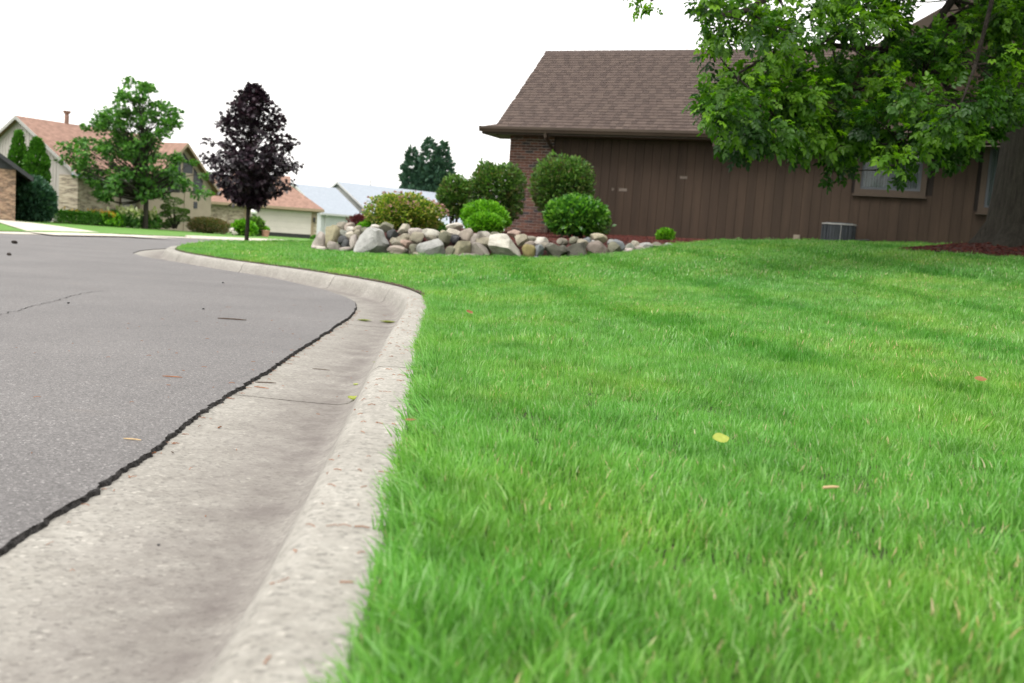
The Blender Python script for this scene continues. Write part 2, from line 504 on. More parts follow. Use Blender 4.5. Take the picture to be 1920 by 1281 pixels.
# the street: one sheet of asphalt with a broken edge lying on the gutter lip
aw = np.interp(ks, [0, 7.5, 9.1, 11.2, 13.9, 15.5, 16.7, 17.5, 18.6, 21.0, 22.6, 24.0, 28, 200], [.62, .62, .60, .54, .50, .48, .42, .34, .29, .29, .50, .64, .648, .648])
NJ = 8
jag = rng.normal(0, 1, len(kpath) * NJ)
jag = np.convolve(jag, [.2, .6, .2], 'same') * 0.0035 + np.convolve(rng.normal(0, 1, len(jag)), np.ones(15) / 15, 'same') * 0.011 + np.convolve(rng.normal(0, 1, len(jag)), np.ones(60) / 60, 'same') * 0.025
t4 = np.linspace(0, 1, len(kpath) * NJ)
kfine = np.c_[np.interp(t4, np.linspace(0, 1, len(kpath)), kpath[:, 0]), np.interp(t4, np.linspace(0, 1, len(kpath)), kpath[:, 1])]
awf = np.interp(t4, np.linspace(0, 1, len(kpath)), aw) + jag
tt = np.gradient(kfine, axis=0)
tt /= np.linalg.norm(tt, axis=1)[:, None]
nrm = np.c_[-tt[:, 1], tt[:, 0]]
def edge_line(k):
    e = kfine + nrm * (awf + k)[:, None]
    keep = [0]
    for i in range(1, len(e)):
        if np.linalg.norm(e[i] - e[keep[-1]]) > (0.009 if e[i][1] < 14 else 0.3):
            keep.append(i)
    return keep
kk = edge_line(0)
nf = len(awf)
e0 = (kfine + nrm * (awf + 0.002 + 0.005 * rng.random(nf))[:, None])[kk]
em = (kfine + nrm * (awf + 0.000 + 0.006 * rng.random(nf))[:, None])[kk]
e1 = (kfine + nrm * (awf - 0.004 + 0.007 * rng.random(nf))[:, None])[kk]
ROAD = np.vstack([e0, lpath[::-1]])
ATOP = 0.009
road = sheet('road', ROAD, lambda xy: plane_z(xy) + ATOP, M['asphalt'], grid(-12, 0, -5, 60, 3.0), smooth=False, kind='structure')
n0 = len(e0)
V = np.vstack([np.c_[e0, plane_z(e0) + ATOP], np.c_[em, plane_z(em) + 0.003 + 0.005 * rng.random(n0)], np.c_[e1, plane_z(e1) - 0.004], np.c_[e1, plane_z(e1) - 0.06]])
F = [(i + k * n0, i + 1 + k * n0, i + 1 + (k + 1) * n0, i + (k + 1) * n0) for k in range(3) for i in range(n0 - 1)]
mesh_obj('broken_edge', V, F, M['tar'], road)
# dirt packed under the broken edge
pe = offset(kpath, 0.60), offset(kpath, 0.80)
V = np.vstack([np.c_[pe[0], plane_z(pe[0]) - 0.03], np.c_[pe[1], plane_z(pe[1]) - 0.03]])
mesh_obj('road_base', V, [(i, i + 1, i + 1 + len(kpath), i + len(kpath)) for i in range(len(kpath) - 1)], M['tar'], road)
# a long crack on the far left of the road
ck = np.array([on_plane(px, py, .012)[:2] for px, py in [(-60, 598), (0, 590), (30, 583), (62, 573), (95, 566), (130, 556), (160, 549), (200, 545)]])
ckp, _s = resample(ck, 0.05)
ckp += rng.normal(0, 0.008, ckp.shape)
wv_ = 0.0015 + 0.002 * rng.random(len(ckp))
cl, cr_ = offset(ckp, 1.0) - ckp, None
A_, B_ = ckp + cl * wv_[:, None], ckp - cl * wv_[:, None]
mesh_obj('crack', np.vstack([np.c_[A_, plane_z(A_) + 0.0125], np.c_[B_, plane_z(B_) + 0.0125]]), [(i, i + 1, i + 1 + len(ckp), i + len(ckp)) for i in range(len(ckp) - 1)], M['tar'], road)

# kerb and gutter, cast in sections with open joints
PROF = [(0.0, -0.16), (0.0, 0.112), (0.006, 0.12), (0.10, 0.122), (0.122, 0.118), (0.14, 0.106), (0.153, 0.088), (0.172, 0.045), (0.184, 0.019), (0.198, 0.0), (0.218, -0.012), (0.25, -0.018), (0.30, -0.0175), (0.42, -0.0125), (0.54, -0.006), (0.652, -0.001), (0.66, -0.006), (0.66, -0.16)]
SILT = [0, 0, 0, 0, 0, .05, .1, .25, .6, .85, 1.0, 1.25, 1.2, .75, .3, .15, .3, 0]
def sweep(name, path, s0, s1, ss, prof, silt, mat_, parent, z0=0.0, st=0.12):
    q = np.arange(s0, s1 + 1e-6, (s1 - s0) / max(int((s1 - s0) / st), 1))
    tn = np.gradient(path, axis=0)
    tn /= np.linalg.norm(tn, axis=1)[:, None]
    c = np.c_[np.interp(q, ss, path[:, 0]), np.interp(q, ss, path[:, 1])]
    t = np.c_[np.interp(q, ss, tn[:, 0]), np.interp(q, ss, tn[:, 1])]
    t /= np.linalg.norm(t, axis=1)[:, None]
    nn = np.c_[-t[:, 1], t[:, 0]]
    V, k = [], len(prof)
    for d, z in prof:
        xy = c + nn * d
        V.append(np.c_[xy, plane_z(c) + z + z0])
    V = np.stack(V, 1).reshape(-1, 3)
    F = [(i * k + j, i * k + j + 1, (i + 1) * k + j + 1, (i + 1) * k + j) for i in range(len(q) - 1) for j in range(k - 1)]
    F += [tuple(range(k)), tuple(range((len(q) - 1) * k + k - 1, (len(q) - 1) * k - 1, -1))]
    o = mesh_obj(name, V, F, mat_, parent, False)
    a = o.data.attributes.new('silt', 'FLOAT', 'POINT')
    a.data.foreach_set('value', np.tile(np.array(silt, np.float32), len(q)))
    o.data.polygons.foreach_set('use_smooth', [True] * (len(F) - 2) + [False, False])
    o.data.set_sharp_from_angle(angle=R(35))
    return o
kerb = empty('kerb', kind='structure')
def s_at(y):
    return float(np.interp(y, kpath[:, 1], ks))
JO = [0.0, s_at(0.2), s_at(3.32), s_at(6.3), s_at(8.7), s_at(10.35), s_at(12.4)]
while JO[-1] + 2.6 < ks[-1]:
    JO.append(JO[-1] + (2.6 if JO[-1] < 36 else 6.0))
for a_, b_ in zip(JO[:-1], JO[1:]):
    sweep('kerb_section', kpath, a_ + 0.007, b_ - 0.007, ks, PROF, SILT, M['concrete'], kerb, st=0.1 if b_ < 28 else 0.6)
kb2 = offset(kpath, 0.02)
fill = offset(kpath, 0.64)
mesh_obj('joint_filler', np.vstack([np.c_[kb2, plane_z(kb2) - 0.07], np.c_[fill, plane_z(fill) - 0.07]]), [(i, i + 1, i + 1 + len(kpath), i + len(kpath)) for i in range(len(kpath) - 1)], M['tar'], kerb)

sel = (kpath[:, 1] > 6.5) & (kpath[:, 1] < 30)
sa_, sb_ = kpath[sel], offset(kpath, -0.11)[sel]
mesh_obj('soil_edge', np.vstack([np.c_[sa_, plane_z(sa_) + 0.126], np.c_[sb_, plane_z(sb_) + 0.132]]), [(i, i + 1, i + 1 + len(sa_), i + len(sa_)) for i in range(len(sa_) - 1)], mat('edge_soil', (.06, .035, .024), .95, .5, 12, 90, .8), kerb)
# far side of the street: low kerb, lawn, drive
fkerb = empty('far_kerb', kind='structure')
PROF2 = [(-0.05, -0.1), (-0.05, 0.022), (0.45, 0.018), (0.52, 0.05), (0.6, 0.09), (0.78, 0.10), (0.78, -0.1)]
PROF3 = [(-0.05, -0.1), (-0.05, 0.022), (0.45, 0.018), (0.52, 0.022), (0.6, 0.026), (0.78, 0.034), (0.78, -0.1)]
s_ = 0.0
while s_ < ls[-1] - 3.1:
    ym = float(np.interp(s_ + 1.5, ls, lpath[:, 1]))
    sweep('kerb_section', lpath, s_ + 0.006, s_ + 3.0 - 0.006, ls, PROF3 if 25 < ym < 38 else PROF2, [0] * 7, M['drive'], fkerb, st=1.0)
    s_ += 3.0
fl = offset(lpath, 0.76)
FAR = np.vstack([fl, [(3, 170), (-140, 170), (-140, -30)]])
far_z = lambda xy: plane_z(xy) + 0.05 + 0.004 * np.clip(fl[:, 0].min() - xy[:, 0] + 0.5, 0, 30) * np.clip((72 - xy[:, 1]) / 20, 0, 1)
sheet('far_lawn', FAR[::-1], far_z, M['farlawn'], grid(-140, 0, -25, 165, 5.0), kind='structure')
def fz(x, y):
    return float(far_z(np.array([(x, y)]))[0])
DRV = [on_plane(px, py, 0.10)[:2] for px, py in [(-260, 405), (-120, 407), (0, 413), (60, 418), (120, 425), (200, 434.5), (330, 445.5)]] + \
      [on_plane(px, py, 0.03)[:2] for px, py in [(230, 444), (100, 441.5), (62, 437), (25, 428.5), (0, 421), (-120, 412), (-260, 409)]]
def drive_z(xy):
    d = np.min(np.linalg.norm(xy[:, None] - lpath[None], axis=2), axis=1)
    f = np.clip((d - .6) / 2.5, 0, 1)
    return plane_z(xy) + .04 + (far_z(xy) - plane_z(xy) - .015) * f
sheet('driveway', DRV, drive_z, M['drive'], grid(-60, -10, 20, 70, 1.5), kind='structure')

# ------------------------------------------------------------------ brown house on the corner lot
HA = R(-22.5)
HO = np.array([-0.385, 24.9, 0.62])
house = empty('house', HO, HA, label='brown house with vertical wood siding, brick corner and brown shingle roof', cat='house')
hw, hb = np.array([math.cos(HA), math.sin(HA)]), np.array([-math.sin(HA), math.cos(HA)])
def hs_px(px, py, yl=0.0):
    """where the sight line of a photo point meets the house's front plane: (along wall, height)"""
    d = ray(px, py)
    n_ = np.array([hb[0], hb[1], 0])
    p0 = np.array([HO[0] + hb[0] * yl, HO[1] + hb[1] * yl, 0])
    t = (n_ @ (p0 - np.array([0, 0, H]))) / (n_ @ d)
    p = np.array([0, 0, H]) + t * d
    return float((p[:2] - HO[:2]) @ hw), float(p[2] - HO[2])
SB = hs_px(1034, 340)[0]                    # brick / siding corner
WALLTOP, S1 = 2.62, 20.0
GX0, GAP, GSL = 5.6, 13.6, 0.60             # right-hand gable: start, apex, slope
MB().box(SB - 0.05, S1, 0.02, 0.14, -0.8, WALLTOP).box(0.1, S1, 0.14, 7.0, -0.8, 2.4).build('wall', M['groove'], house)
# brick corner
pier = MB().box(0.006, SB, 0.012, 0.2, -0.6, WALLTOP).box(0.006, 0.2, 0.2, 7.0, -0.6, WALLTOP).build('brick_pier', M['mortar'], house)
bmesh_cache = {}
def brick_mesh(Lb, mi):
    key = (round(Lb, 3), mi)
    if key not in bmesh_cache:
        b = MB().box(0, Lb, 0, 0.10, 0, 0.0555)
        me = bpy.data.meshes.new('brick')
        me.from_pydata(b.V, [], b.F)
        me.materials.append(BR[mi])
        bmesh_cache[key] = me
    return bmesh_cache[key]
CH = 0.0677
for r in range(-4, 39):
    x = 0.0
    first = True
    while x < SB - 0.03:
        Lb = 0.095 if (first and r % 2) else 0.200
        Lb = min(Lb, SB - x)
        o = bpy.data.objects.new('brick', brick_mesh(Lb, int(rng.choice(5, p=[.34, .24, .2, .1, .12]))))
        C.objects.link(o)
        o.parent = pier
        o.location = (x, 0.0 + rng.uniform(-.002, .002), r * CH)
        x += Lb + 0.014
        first = False
b = MB()
for r in range(-4, 39):
    y = 0.0 if r % 2 else -0.0
    y = 0.11 if r % 2 == 0 else 0.11 + 0.106
    while y < 6.9:
        b.box(-0.001, 0.09, y, y + 0.203, r * CH, r * CH + 0.0575)
        y += 0.213
b.build('side_bricks', BR[0], pier, kind='stuff')
# siding boards, one by one
BW = 0.2032
w1a, w1b = hs_px(1601.5, 364)[0], hs_px(1735, 369)[0]
w1z = hs_px(1668, 367)[1]
w2a, w2z = hs_px(1832, 399)
w2t = hs_px(1846, 266)[1]
w1t = w2t
w2b = w2a + 1.55
bd = {}
def board(x, z0, z1, w=BW - 0.006):
    key = (round(w, 4), round(z1 - z0, 3))
    if key not in bd:
        q = MB().box(0, w, 0, 0.02, 0, z1 - z0)
        me = bpy.data.meshes.new('siding_board')
        me.from_pydata(q.V, [], q.F)
        me.materials.append(M['siding'])
        bd[key] = me
    o = bpy.data.objects.new('siding_board', bd[key])
    C.objects.link(o)
    o.parent = house
    o.location = (x, 0.001 + rng.uniform(-.0012, .0012), z0)
x = SB + 0.03
nb = 0
while x < S1 - 0.2:
    cx = x + BW / 2
    spans = [(-0.55, 2.56)]
    for a_, b_, z0, z1 in ((w1a, w1b, w1z, w1t), (w2a, w2b, w2z, w2t)):
        if x + BW > a_ + 0.02 and x < b_ - 0.02:
            spans = [(-0.55, z0 + 0.03), (z1 - 0.03, 2.56)]
    for s0, s1 in spans:
        board(x, s0, s1)
    x += BW
# gable boards above the band
x = GX0 + 0.1
while x < S1 - 0.2:
    top = WALLTOP + GSL * (GAP - abs(x + BW / 2 - GAP) - GX0) - 0.12
    if top > 2.75:
        board(x, 2.66, round(top, 1))
    x += BW
MB().prism([(GX0, 0.022, 2.6), (2 * GAP - GX0, 0.022, 2.6), (GAP, 0.022, 2.6 + GSL * (GAP - GX0))], (0, 0.1, 0)).build('gable_wall', M['groove'], house)
MB().box(GX0 - 0.4, S1, -0.028, 0.03, 2.562, 2.655).build('band_board', M['browntrim'], house)
# windows
def window(a, b_, z0, z1, mull):
    w = empty('window')
    w.parent = house
    t = 0.115
    f = MB().box(a, b_, -0.034, 0.03, z0, z0 + t).box(a, b_, -0.034, 0.03, z1 - t, z1)
    f.box(a, a + t, -0.034, 0.03, z0 + t, z1 - t).box(b_ - t, b_, -0.034, 0.03, z0 + t, z1 - t)
    f.build('frame', M['browntrim'], w)
    MB().box(a - 0.03, b_ + 0.03, -0.07, 0.03, z0 - 0.035, z0).build('sill', M['browntrim'], w)
    ai, bi, zi, zj = a + t, b_ - t, z0 + t, z1 - t
    cells = [(ai, (ai + bi) / 2 - 0.02), ((ai + bi) / 2 + 0.02, bi)] if mull else [(ai, bi)]
    if mull:
        MB().box((ai + bi) / 2 - 0.03, (ai + bi) / 2 + 0.03, -0.02, 0.03, zi, zj).build('mullion', M['sash'], w)
    for c0, c1 in cells:
        s = 0.05
        MB().box(c0, c1, -0.012, 0.03, zi, zi + s).box(c0, c1, -0.012, 0.03, zj - s, zj).box(c0, c0 + s, -0.012, 0.03, zi + s, zj - s).box(c1 - s, c1, -0.012, 0.03, zi + s, zj - s).build('sash', M['sash'], w)
        MB().box(c0 + s, c1 - s, 0.004, 0.008, zi + s, zj - s).build('pane', M['clear'], w)
        cb = MB()
        xx = c0 + s
        while xx < c1 - s - 0.03:
            cb.box(xx, xx + 0.05, 0.0125 + 0.004 * random.random(), 0.0245, zi + s, zj - s)
            xx += 0.056
        cb.build('curtain', M['blind'], w)
M['clear'], _n, _l, _b = nt('clear_glass')
_b.inputs['Base Color'].default_value = (0.75, 0.8, 0.8, 1)
_b.inputs['Roughness'].default_value, _b.inputs['Transmission Weight'].default_value, _b.inputs['IOR'].default_value = 0.02, 1.0, 1.3
window(w1a, w1b, w1z, w1t, True)
window(w2a, w2b, w2z, w2t, False)
# main roof
EY, EZ, RX0, RY = -0.45, 2.60, -0.13, 2.5
ridge_px = hs_px(1025, 97, RY)
RZ = ridge_px[1]
RX0 = min(-0.05, ridge_px[0])
SLP = (RZ - EZ) / (RY - EY)
roof = MB()
for y0, z0, y1, z1 in ((EY, EZ, RY, RZ), (2 * RY - EY, EZ, RY, RZ)):
    roof.prism([(RX0, y0, z0), (S1, y0, z0), (S1, y1, z1), (RX0, y1, z1)], (0, 0, -0.10))
roofo = roof.build('roof', SH[1], house)
th = math.atan(SLP)
shm = {}
EXPO, TW = 0.126, 0.26
def shingle_mesh(w, mi):
    k = (round(w, 3), mi)
    if k not in shm:
        c_, s_n = math.cos(th), math.sin(th)
        u = np.array([0, c_, s_n])
        nn = np.array([0, -s_n, c_])
        p = lambda x, a, h: np.array([x, 0, 0]) + u * a + nn * h
        V = [p(0, 0, .002), p(w, 0, .002), p(w, EXPO * 1.25, .002), p(0, EXPO * 1.25, .002), p(0, 0, .020), p(w, 0, .020), p(w, EXPO * 1.25, .005), p(0, EXPO * 1.25, .005)]
        me = bpy.data.meshes.new('shingle')
        me.from_pydata([tuple(v) for v in V], [], [(4, 5, 6, 7), (0, 1, 5, 4), (1, 2, 6, 5), (3, 0, 4, 7)])
        me.materials.append(SH[mi])
        shm[k] = me
    return shm[k]
slen = (RY - EY) / math.cos(th)
rows = int(slen / EXPO)
restV, restF, restM = [], [], []
made = 0
for r in range(rows):
    x = RX0 - (0.0 if r % 2 else 0.15) - rng.random() * 0.06
    yy, zz = EY - 0.02 + r * EXPO * math.cos(th), EZ - 0.016 + r * EXPO * math.sin(th)
    mi_prev = 0
    while x < S1 - 8:
        mi = 3 if (mi_prev != 3 and rng.random() < .62) else int(rng.choice(3, p=[.45, .33, .22]))
        mi_prev = mi
        w = TW * rng.uniform(.42, .62) if mi == 3 else TW * rng.uniform(.55, 1.0)
        x0, x1 = max(x, RX0 - 0.02), x + w
        if x1 - x0 > 0.04:
            if x0 < 4.6 and r < 19 and made < 300:
                o = bpy.data.objects.new('shingle', shingle_mesh(x1 - x0, mi))
                C.objects.link(o)
                o.parent = roofo
                o.location = (x0, yy, zz)
                made += 1
            else:
                me = shingle_mesh(x1 - x0, mi)
                n_ = len(restV)
                restV += [(v.co.x + x0, v.co.y + yy, v.co.z + zz) for v in me.vertices]
                restF += [tuple(i + n_ for i in p.vertices) for p in me.polygons]
                restM += [mi] * len(me.polygons)
        x += w + 0.006
so = mesh_obj('upper_shingles', restV, restF, None, roofo, kind='stuff')
for m_ in SH:
    so.data.materials.append(m_)
so.data.polygons.foreach_set('material_index', restM)
cap = MB()
x = RX0 - 0.03
while x < S1:
    cap.prism([(x, RY - 0.13, RZ - 0.13 * SLP + 0.02), (x, RY, RZ + 0.03), (x, RY + 0.13, RZ - 0.13 * SLP + 0.02), (x, RY, RZ + 0.012)], (0.25, 0, -0.006))
    x += 0.2
cap.build('ridge_cap', SH[3], roofo)
# rake board and gable end on the left
MB().prism([(RX0 - 0.02, EY + 0.1, EZ - 0.03), (RX0 - 0.02, RY, RZ - 0.02), (RX0 - 0.02, RY, RZ - 0.2), (RX0 - 0.02, EY + 0.1, EZ - 0.2)], (0.025, 0, 0)).build('rake_board', M['browntrim'], house)
MB().prism([(0.02, 0.1, 2.5), (0.02, RY, RZ - 0.15), (0.02, 2 * RY - 0.1, 2.5)], (0.1, 0, 0)).build('side_gable', M['siding'], house)
# boxed return at the corner, eaves, gutter
RXL = hs_px(903, 234, -0.5)[0]
MB().box(RXL, S1, EY - 0.005, 0.02, 2.43, 2.45).box(RXL, 0.02, 0.02, 0.66, 2.43, 2.45).build('soffit', M['soffit'], house)
MB().box(RXL + 0.02, GX0 + 0.3, EY - 0.01, EY + 0.015, 2.42, 2.585).box(RXL, RXL + 0.02, EY - 0.01, 0.66, 2.42, 2.585).box(RXL, 0.0, 0.66, 0.68, 2.42, 2.585).build('fascia', M['browntrim'], house)
zt = EZ + 0.17
MB().add([(RXL - 0.04, EY - 0.03, 2.59), (0.0, EY - 0.03, 2.59), (0.0, 0.12, zt), (RX0, 0.12, zt), (RXL - 0.04, 0.68, 2.59), (0.0, 0.68, 2.59), (RXL - 0.04, EY - 0.03, 2.56), (RXL - 0.04, 0.68, 2.56)],
         [(0, 1, 2, 3), (0, 3, 4), (3, 2, 5, 4), (0, 4, 7, 6)]).build('return_roof', SH[1], house)
g = MB()
gp = [(-0.005, 2.47), (-0.09, 2.46), (-0.105, 2.50), (-0.125, 2.53), (-0.13, 2.59), (-0.118, 2.59), (-0.11, 2.54), (-0.085, 2.475), (-0.015, 2.485), (-0.005, 2.59)]
g.prism([(RXL - 0.03, EY - 0.012 + d, z) for d, z in gp], (GX0 + 0.35 - RXL, 0, 0))
g.build('gutter', M['browntrim'], house)
ds = hs_px(1036, 250, -0.05)[0]
MB().tube([(ds, EY - 0.06, 2.47), (ds, EY - 0.05, 2.38), (ds + 0.02, -0.06, 2.15), (ds + 0.02, -0.055, 2.0), (ds + 0.02, -0.055, -0.3)], 0.042, 8).build('downspout', M['browntrim'], house)
# right-hand gable roof
gr = MB()
ap = 2.62 + GSL * (GAP - GX0) + 0.12
e_ = GSL * 0.5
gr.prism([(GX0 - 0.5, -0.45, 2.62 + 0.12 - e_), (GAP, -0.45, ap), (GAP, 9, ap), (GX0 - 0.5, 9, 2.62 + 0.12 - e_)], (0, 0, 0.10))
gr.prism([(2 * GAP - GX0 + 0.5, -0.45, 2.62 + 0.12 - e_), (GAP, -0.45, ap), (GAP, 9, ap), (2 * GAP - GX0 + 0.5, 9, 2.62 + 0.12 - e_)], (0, 0, 0.10))
gr.build('gable_roof', SH[0], house)
MB().prism([(GX0 - 0.5, -0.47, 2.60 - e_ - 0.04), (GAP, -0.47, ap - 0.17), (GAP, -0.47, ap + 0.08), (GX0 - 0.5, -0.47, 2.60 - e_ + 0.21)], (0, 0.025, 0)).build('rake_board', M['browntrim'], house)
MB().prism([(GX0 - 0.4, -0.44, 2.62 - e_ + 0.13), (GAP, -0.44, ap - 0.015), (GAP, 0.02, ap - 0.015), (GX0 - 0.4, 0.02, 2.62 - e_ + 0.13)], (0, 0, -0.012)).build('rake_soffit', M['browntrim'], house)
MB().box(SB, S1, -0.005, 0.02, -0.62, -0.02).build('sill_board', M['groove'], house)
# pale scuffs of old paint on the siding
for i, (px, py, wd, hg) in enumerate([(1149, 355, 0.05, 0.06), (1168, 356, 0.2, 0.07), (1282, 333, 0.17, 0.06)]):
    s, z = hs_px(px, py)
    MB().box(s - wd / 2, s + wd / 2, -0.0032, 0.0005, z - hg / 2, z + hg / 2).build('paint_scuff', mat('scuff_%d' % i, (0.135, 0.11, 0.09), 0.8, 0.3, 30, 90), house)

# small box on the wall and the cooling unit behind the rise of the lawn
s, z = hs_px(1494, 445.5)
bx = empty('outlet_box', (*(HO[:2] + hw * s), HO[2] + z), HA, label='small tan box fixed low on the brown siding left of the cooling unit', cat='outlet box')
MB().box(-0.07, 0.07, -0.05, -0.002, -0.055, 0.06).build('cover', M['plastic'], bx)
MB().box(-0.055, 0.055, -0.058, -0.05, -0.04, 0.045).build('door', M['plastic'], bx)
s0, s1 = hs_px(1538, 440, -0.75)[0], hs_px(1606, 440, -0.75)[0]
acx = (s0 + s1) / 2
acw = (s1 - s0) / 2 * 0.93
act = hs_px(1572, 419.5, -0.75)[1] + HO[2]
acp = HO[:2] + hw * acx - hb * 0.75
acz = lz(*acp)
ac = empty('cooling_unit', (*acp, acz), HA, label='dark louvred air conditioning unit with pale top against the brown wall', cat='air conditioner')
hh = act - acz
def rsq(a, r, n=6):
    return [(sx * (a - r) + r * math.cos(R(t0 + 90 * k / n)), sy * (a - r) + r * math.sin(R(t0 + 90 * k / n))) for sx, sy, t0 in ((1, 1, 0), (-1, 1, 90), (-1, -1, 180), (1, -1, 270)) for k in range(n + 1)]
P_ = rsq(acw - 0.02, 0.245)
MB().prism([(x, y, 0.02) for x, y in P_], (0, 0, hh - 0.05)).build('coil', M['metal'], ac)
P2 = rsq(acw, 0.26)
fins = MB()
for i in range(len(P2)):
    (xa, ya), (xb, yb) = P2[i], P2[(i + 1) % len(P2)]
    L_ = math.hypot(xb - xa, yb - ya)
    for k in range(max(1, int(L_ / 0.045))):
        f_ = (k + .5) / max(1, int(L_ / 0.045))
        px_, py_ = xa + (xb - xa) * f_, ya + (yb - ya) * f_
        fins.box(px_ - .006, px_ + .006, py_ - .006, py_ + .006, 0.03, hh - 0.045)
fins.build('louvre_bars', M['metal'], ac, kind='stuff')
for sx, sy in ((1, 1), (-1, 1), (-1, -1), (1, -1)):
    q_ = acw - 0.085
    MB().tube([(sx * q_, sy * q_, 0), (sx * q_, sy * q_, hh - 0.04)], 0.02, 6).build('corner_post', M['metal'], ac)
MB().tube([(acw * 0.22, -acw - 0.008, 0.03), (acw * 0.22, -acw - 0.008, hh - 0.045)], 0.007, 6).build('seam', M['lightmetal'], ac)
MB().prism([(x * 1.02, y * 1.02, hh - 0.03) for x, y in P2], (0, 0, 0.03)).build('top_cap', M['lightmetal'], ac)
gl = MB()
for rr_ in (0.08, 0.14, 0.2, 0.26):
    gl.tube([(rr_ * math.cos(R(a)), rr_ * math.sin(R(a)), hh + 0.012) for a in range(0, 361, 20)], 0.005, 5)
gl.build('fan_guard', M['metal'], ac)
pp = [HO[:2] + hw * (acx + acw + d) - hb * (0.5 - k) for d, k in ((-0.05, 0.0), (0.25, 0.12), (0.33, 0.3), (0.34, 0.52))]
zz_ = [acz + 0.2, acz + 0.22, acz + 0.15, acz + 0.13]
tag(MB().tube([(*p, z_) for p, z_ in zip(pp, zz_)], 0.022, 8).build('coolant_pipe', M['blackmetal']), 'thin dark pipe running from the cooling unit into the wall', 'pipe')

# ------------------------------------------------------------------ mulch beds and boulder wall
def wall_D(px):
    return float(np.interp(px, [585, 640, 700, 800, 900, 1000, 1100, 1180, 1262], [17.5, 17.0, 16.6, 16.3, 16.2, 16.3, 16.6, 17.1, 18.0]))
front = np.array([at(px, 470, wall_D(px) + 0.28)[:2] for px in range(588, 1262, 12)])
bedback = [HO[:2] + hw * s - hb * 0.0 for s in (5.5, 4, 2, 0.3)]
left_b = [(-0.8, 26.5), (-2.2, 26.0), (-3.4, 22.5), (-3.7, 19.0)]
BED = np.vstack([front, [(3.9, 19.6), (4.6, 21.5)], bedback, left_b])
def bed_z(xy):
    d = np.min(np.linalg.norm(xy[:, None] - front[None], axis=2), axis=1)
    base = lot_z(xy)
    top = 0.50 + 0.035 * np.clip(xy[:, 0] + .5, 0, 3.2) + 0.18 * np.clip((xy[:, 1] - 17) / 6.5, 0, 1)
    left = np.clip((xy[:, 0] + 3.6) / 1.2, 0, 1)
    f = np.clip(d / 0.42, 0, 1)
    f = f * f * (3 - 2 * f)
    return np.maximum(base * (1 - f) + (base * (1 - left) + top * left) * f, base + 0.012) + 0.01
sheet('mulch_bed', BED, bed_z, M['mulch'], grid(-4, 5, 15.5, 27, 0.22), kind='structure')
def chips(name, pts, zf, nsize=0.035):
    V, F = [], []
    z = zf(pts)
    b_ = [(-.5, -.18, 0), (.5, -.2, 0), (.45, .2, 0), (-.5, .18, 0), (-.45, -.15, .12), (.42, -.15, .14), (.4, .15, .12), (-.42, .15, .13)]
    f_ = [(4, 5, 6, 7), (0, 1, 5, 4), (1, 2, 6, 5), (2, 3, 7, 6), (3, 0, 4, 7)]
    for (x, y), zz in zip(pts, z):
        s = nsize * random.uniform(.6, 1.8)
        e = Matrix.Rotation(random.uniform(0, 6.28), 3, 'Z') @ Matrix.Rotation(random.uniform(-.5, .5), 3, 'X') @ Matrix.Rotation(random.uniform(-.4, .4), 3, 'Y')
        n_ = len(V)
        for v in b_:
            q = e @ Vector(v) * s
            V.append((x + q.x, y + q.y, zz + q.z + 0.004))
        F += [tuple(i + n_ for i in f) for f in f_]
    return mesh_obj(name, V, F, M['chip'], rnd=np.repeat(rng.random(len(pts)), 5), kind='stuff')
M['chip'] = leaf_mat('mulch_chip', [(0.032, 0.011, 0.010), (0.072, 0.018, 0.014), (0.115, 0.032, 0.023), (0.052, 0.02, 0.016)], 0.0, 0.9, 0.2)
pts = rng.uniform((-3.6, 16), (4.6, 25), (14000, 2))
pts = pts[inside(pts, BED)]
tag(chips('bark_mulch', pts, bed_z), 'red bark mulch between the boulder wall and the house', 'mulch')
TR = np.array([6.47, 13.0])
ring = np.array([(TR[0] + 1.4 * math.cos(t) * (1 + .08 * math.sin(3 * t)), TR[1] + 1.25 * math.sin(t)) for t in np.linspace(0, 2 * math.pi, 40, endpoint=False)])
def ring_z(xy):
    d = np.linalg.norm((xy - TR) / np.array([1.4, 1.25]), axis=1)
    return lot_z(xy) + 0.02 + 0.16 * np.clip(1 - d, 0, 1)
sheet('tree_mulch_ring', ring, ring_z, M['mulch'], grid(4, 9, 11, 15, 0.2), kind='structure')
pts = rng.uniform((4.2, 11.3), (8.8, 14.7), (6000, 2))
pts = pts[inside(pts, ring)]
tag(chips('tree_mulch', pts, ring_z), 'red bark mulch mounded round the foot of the shade tree', 'mulch')

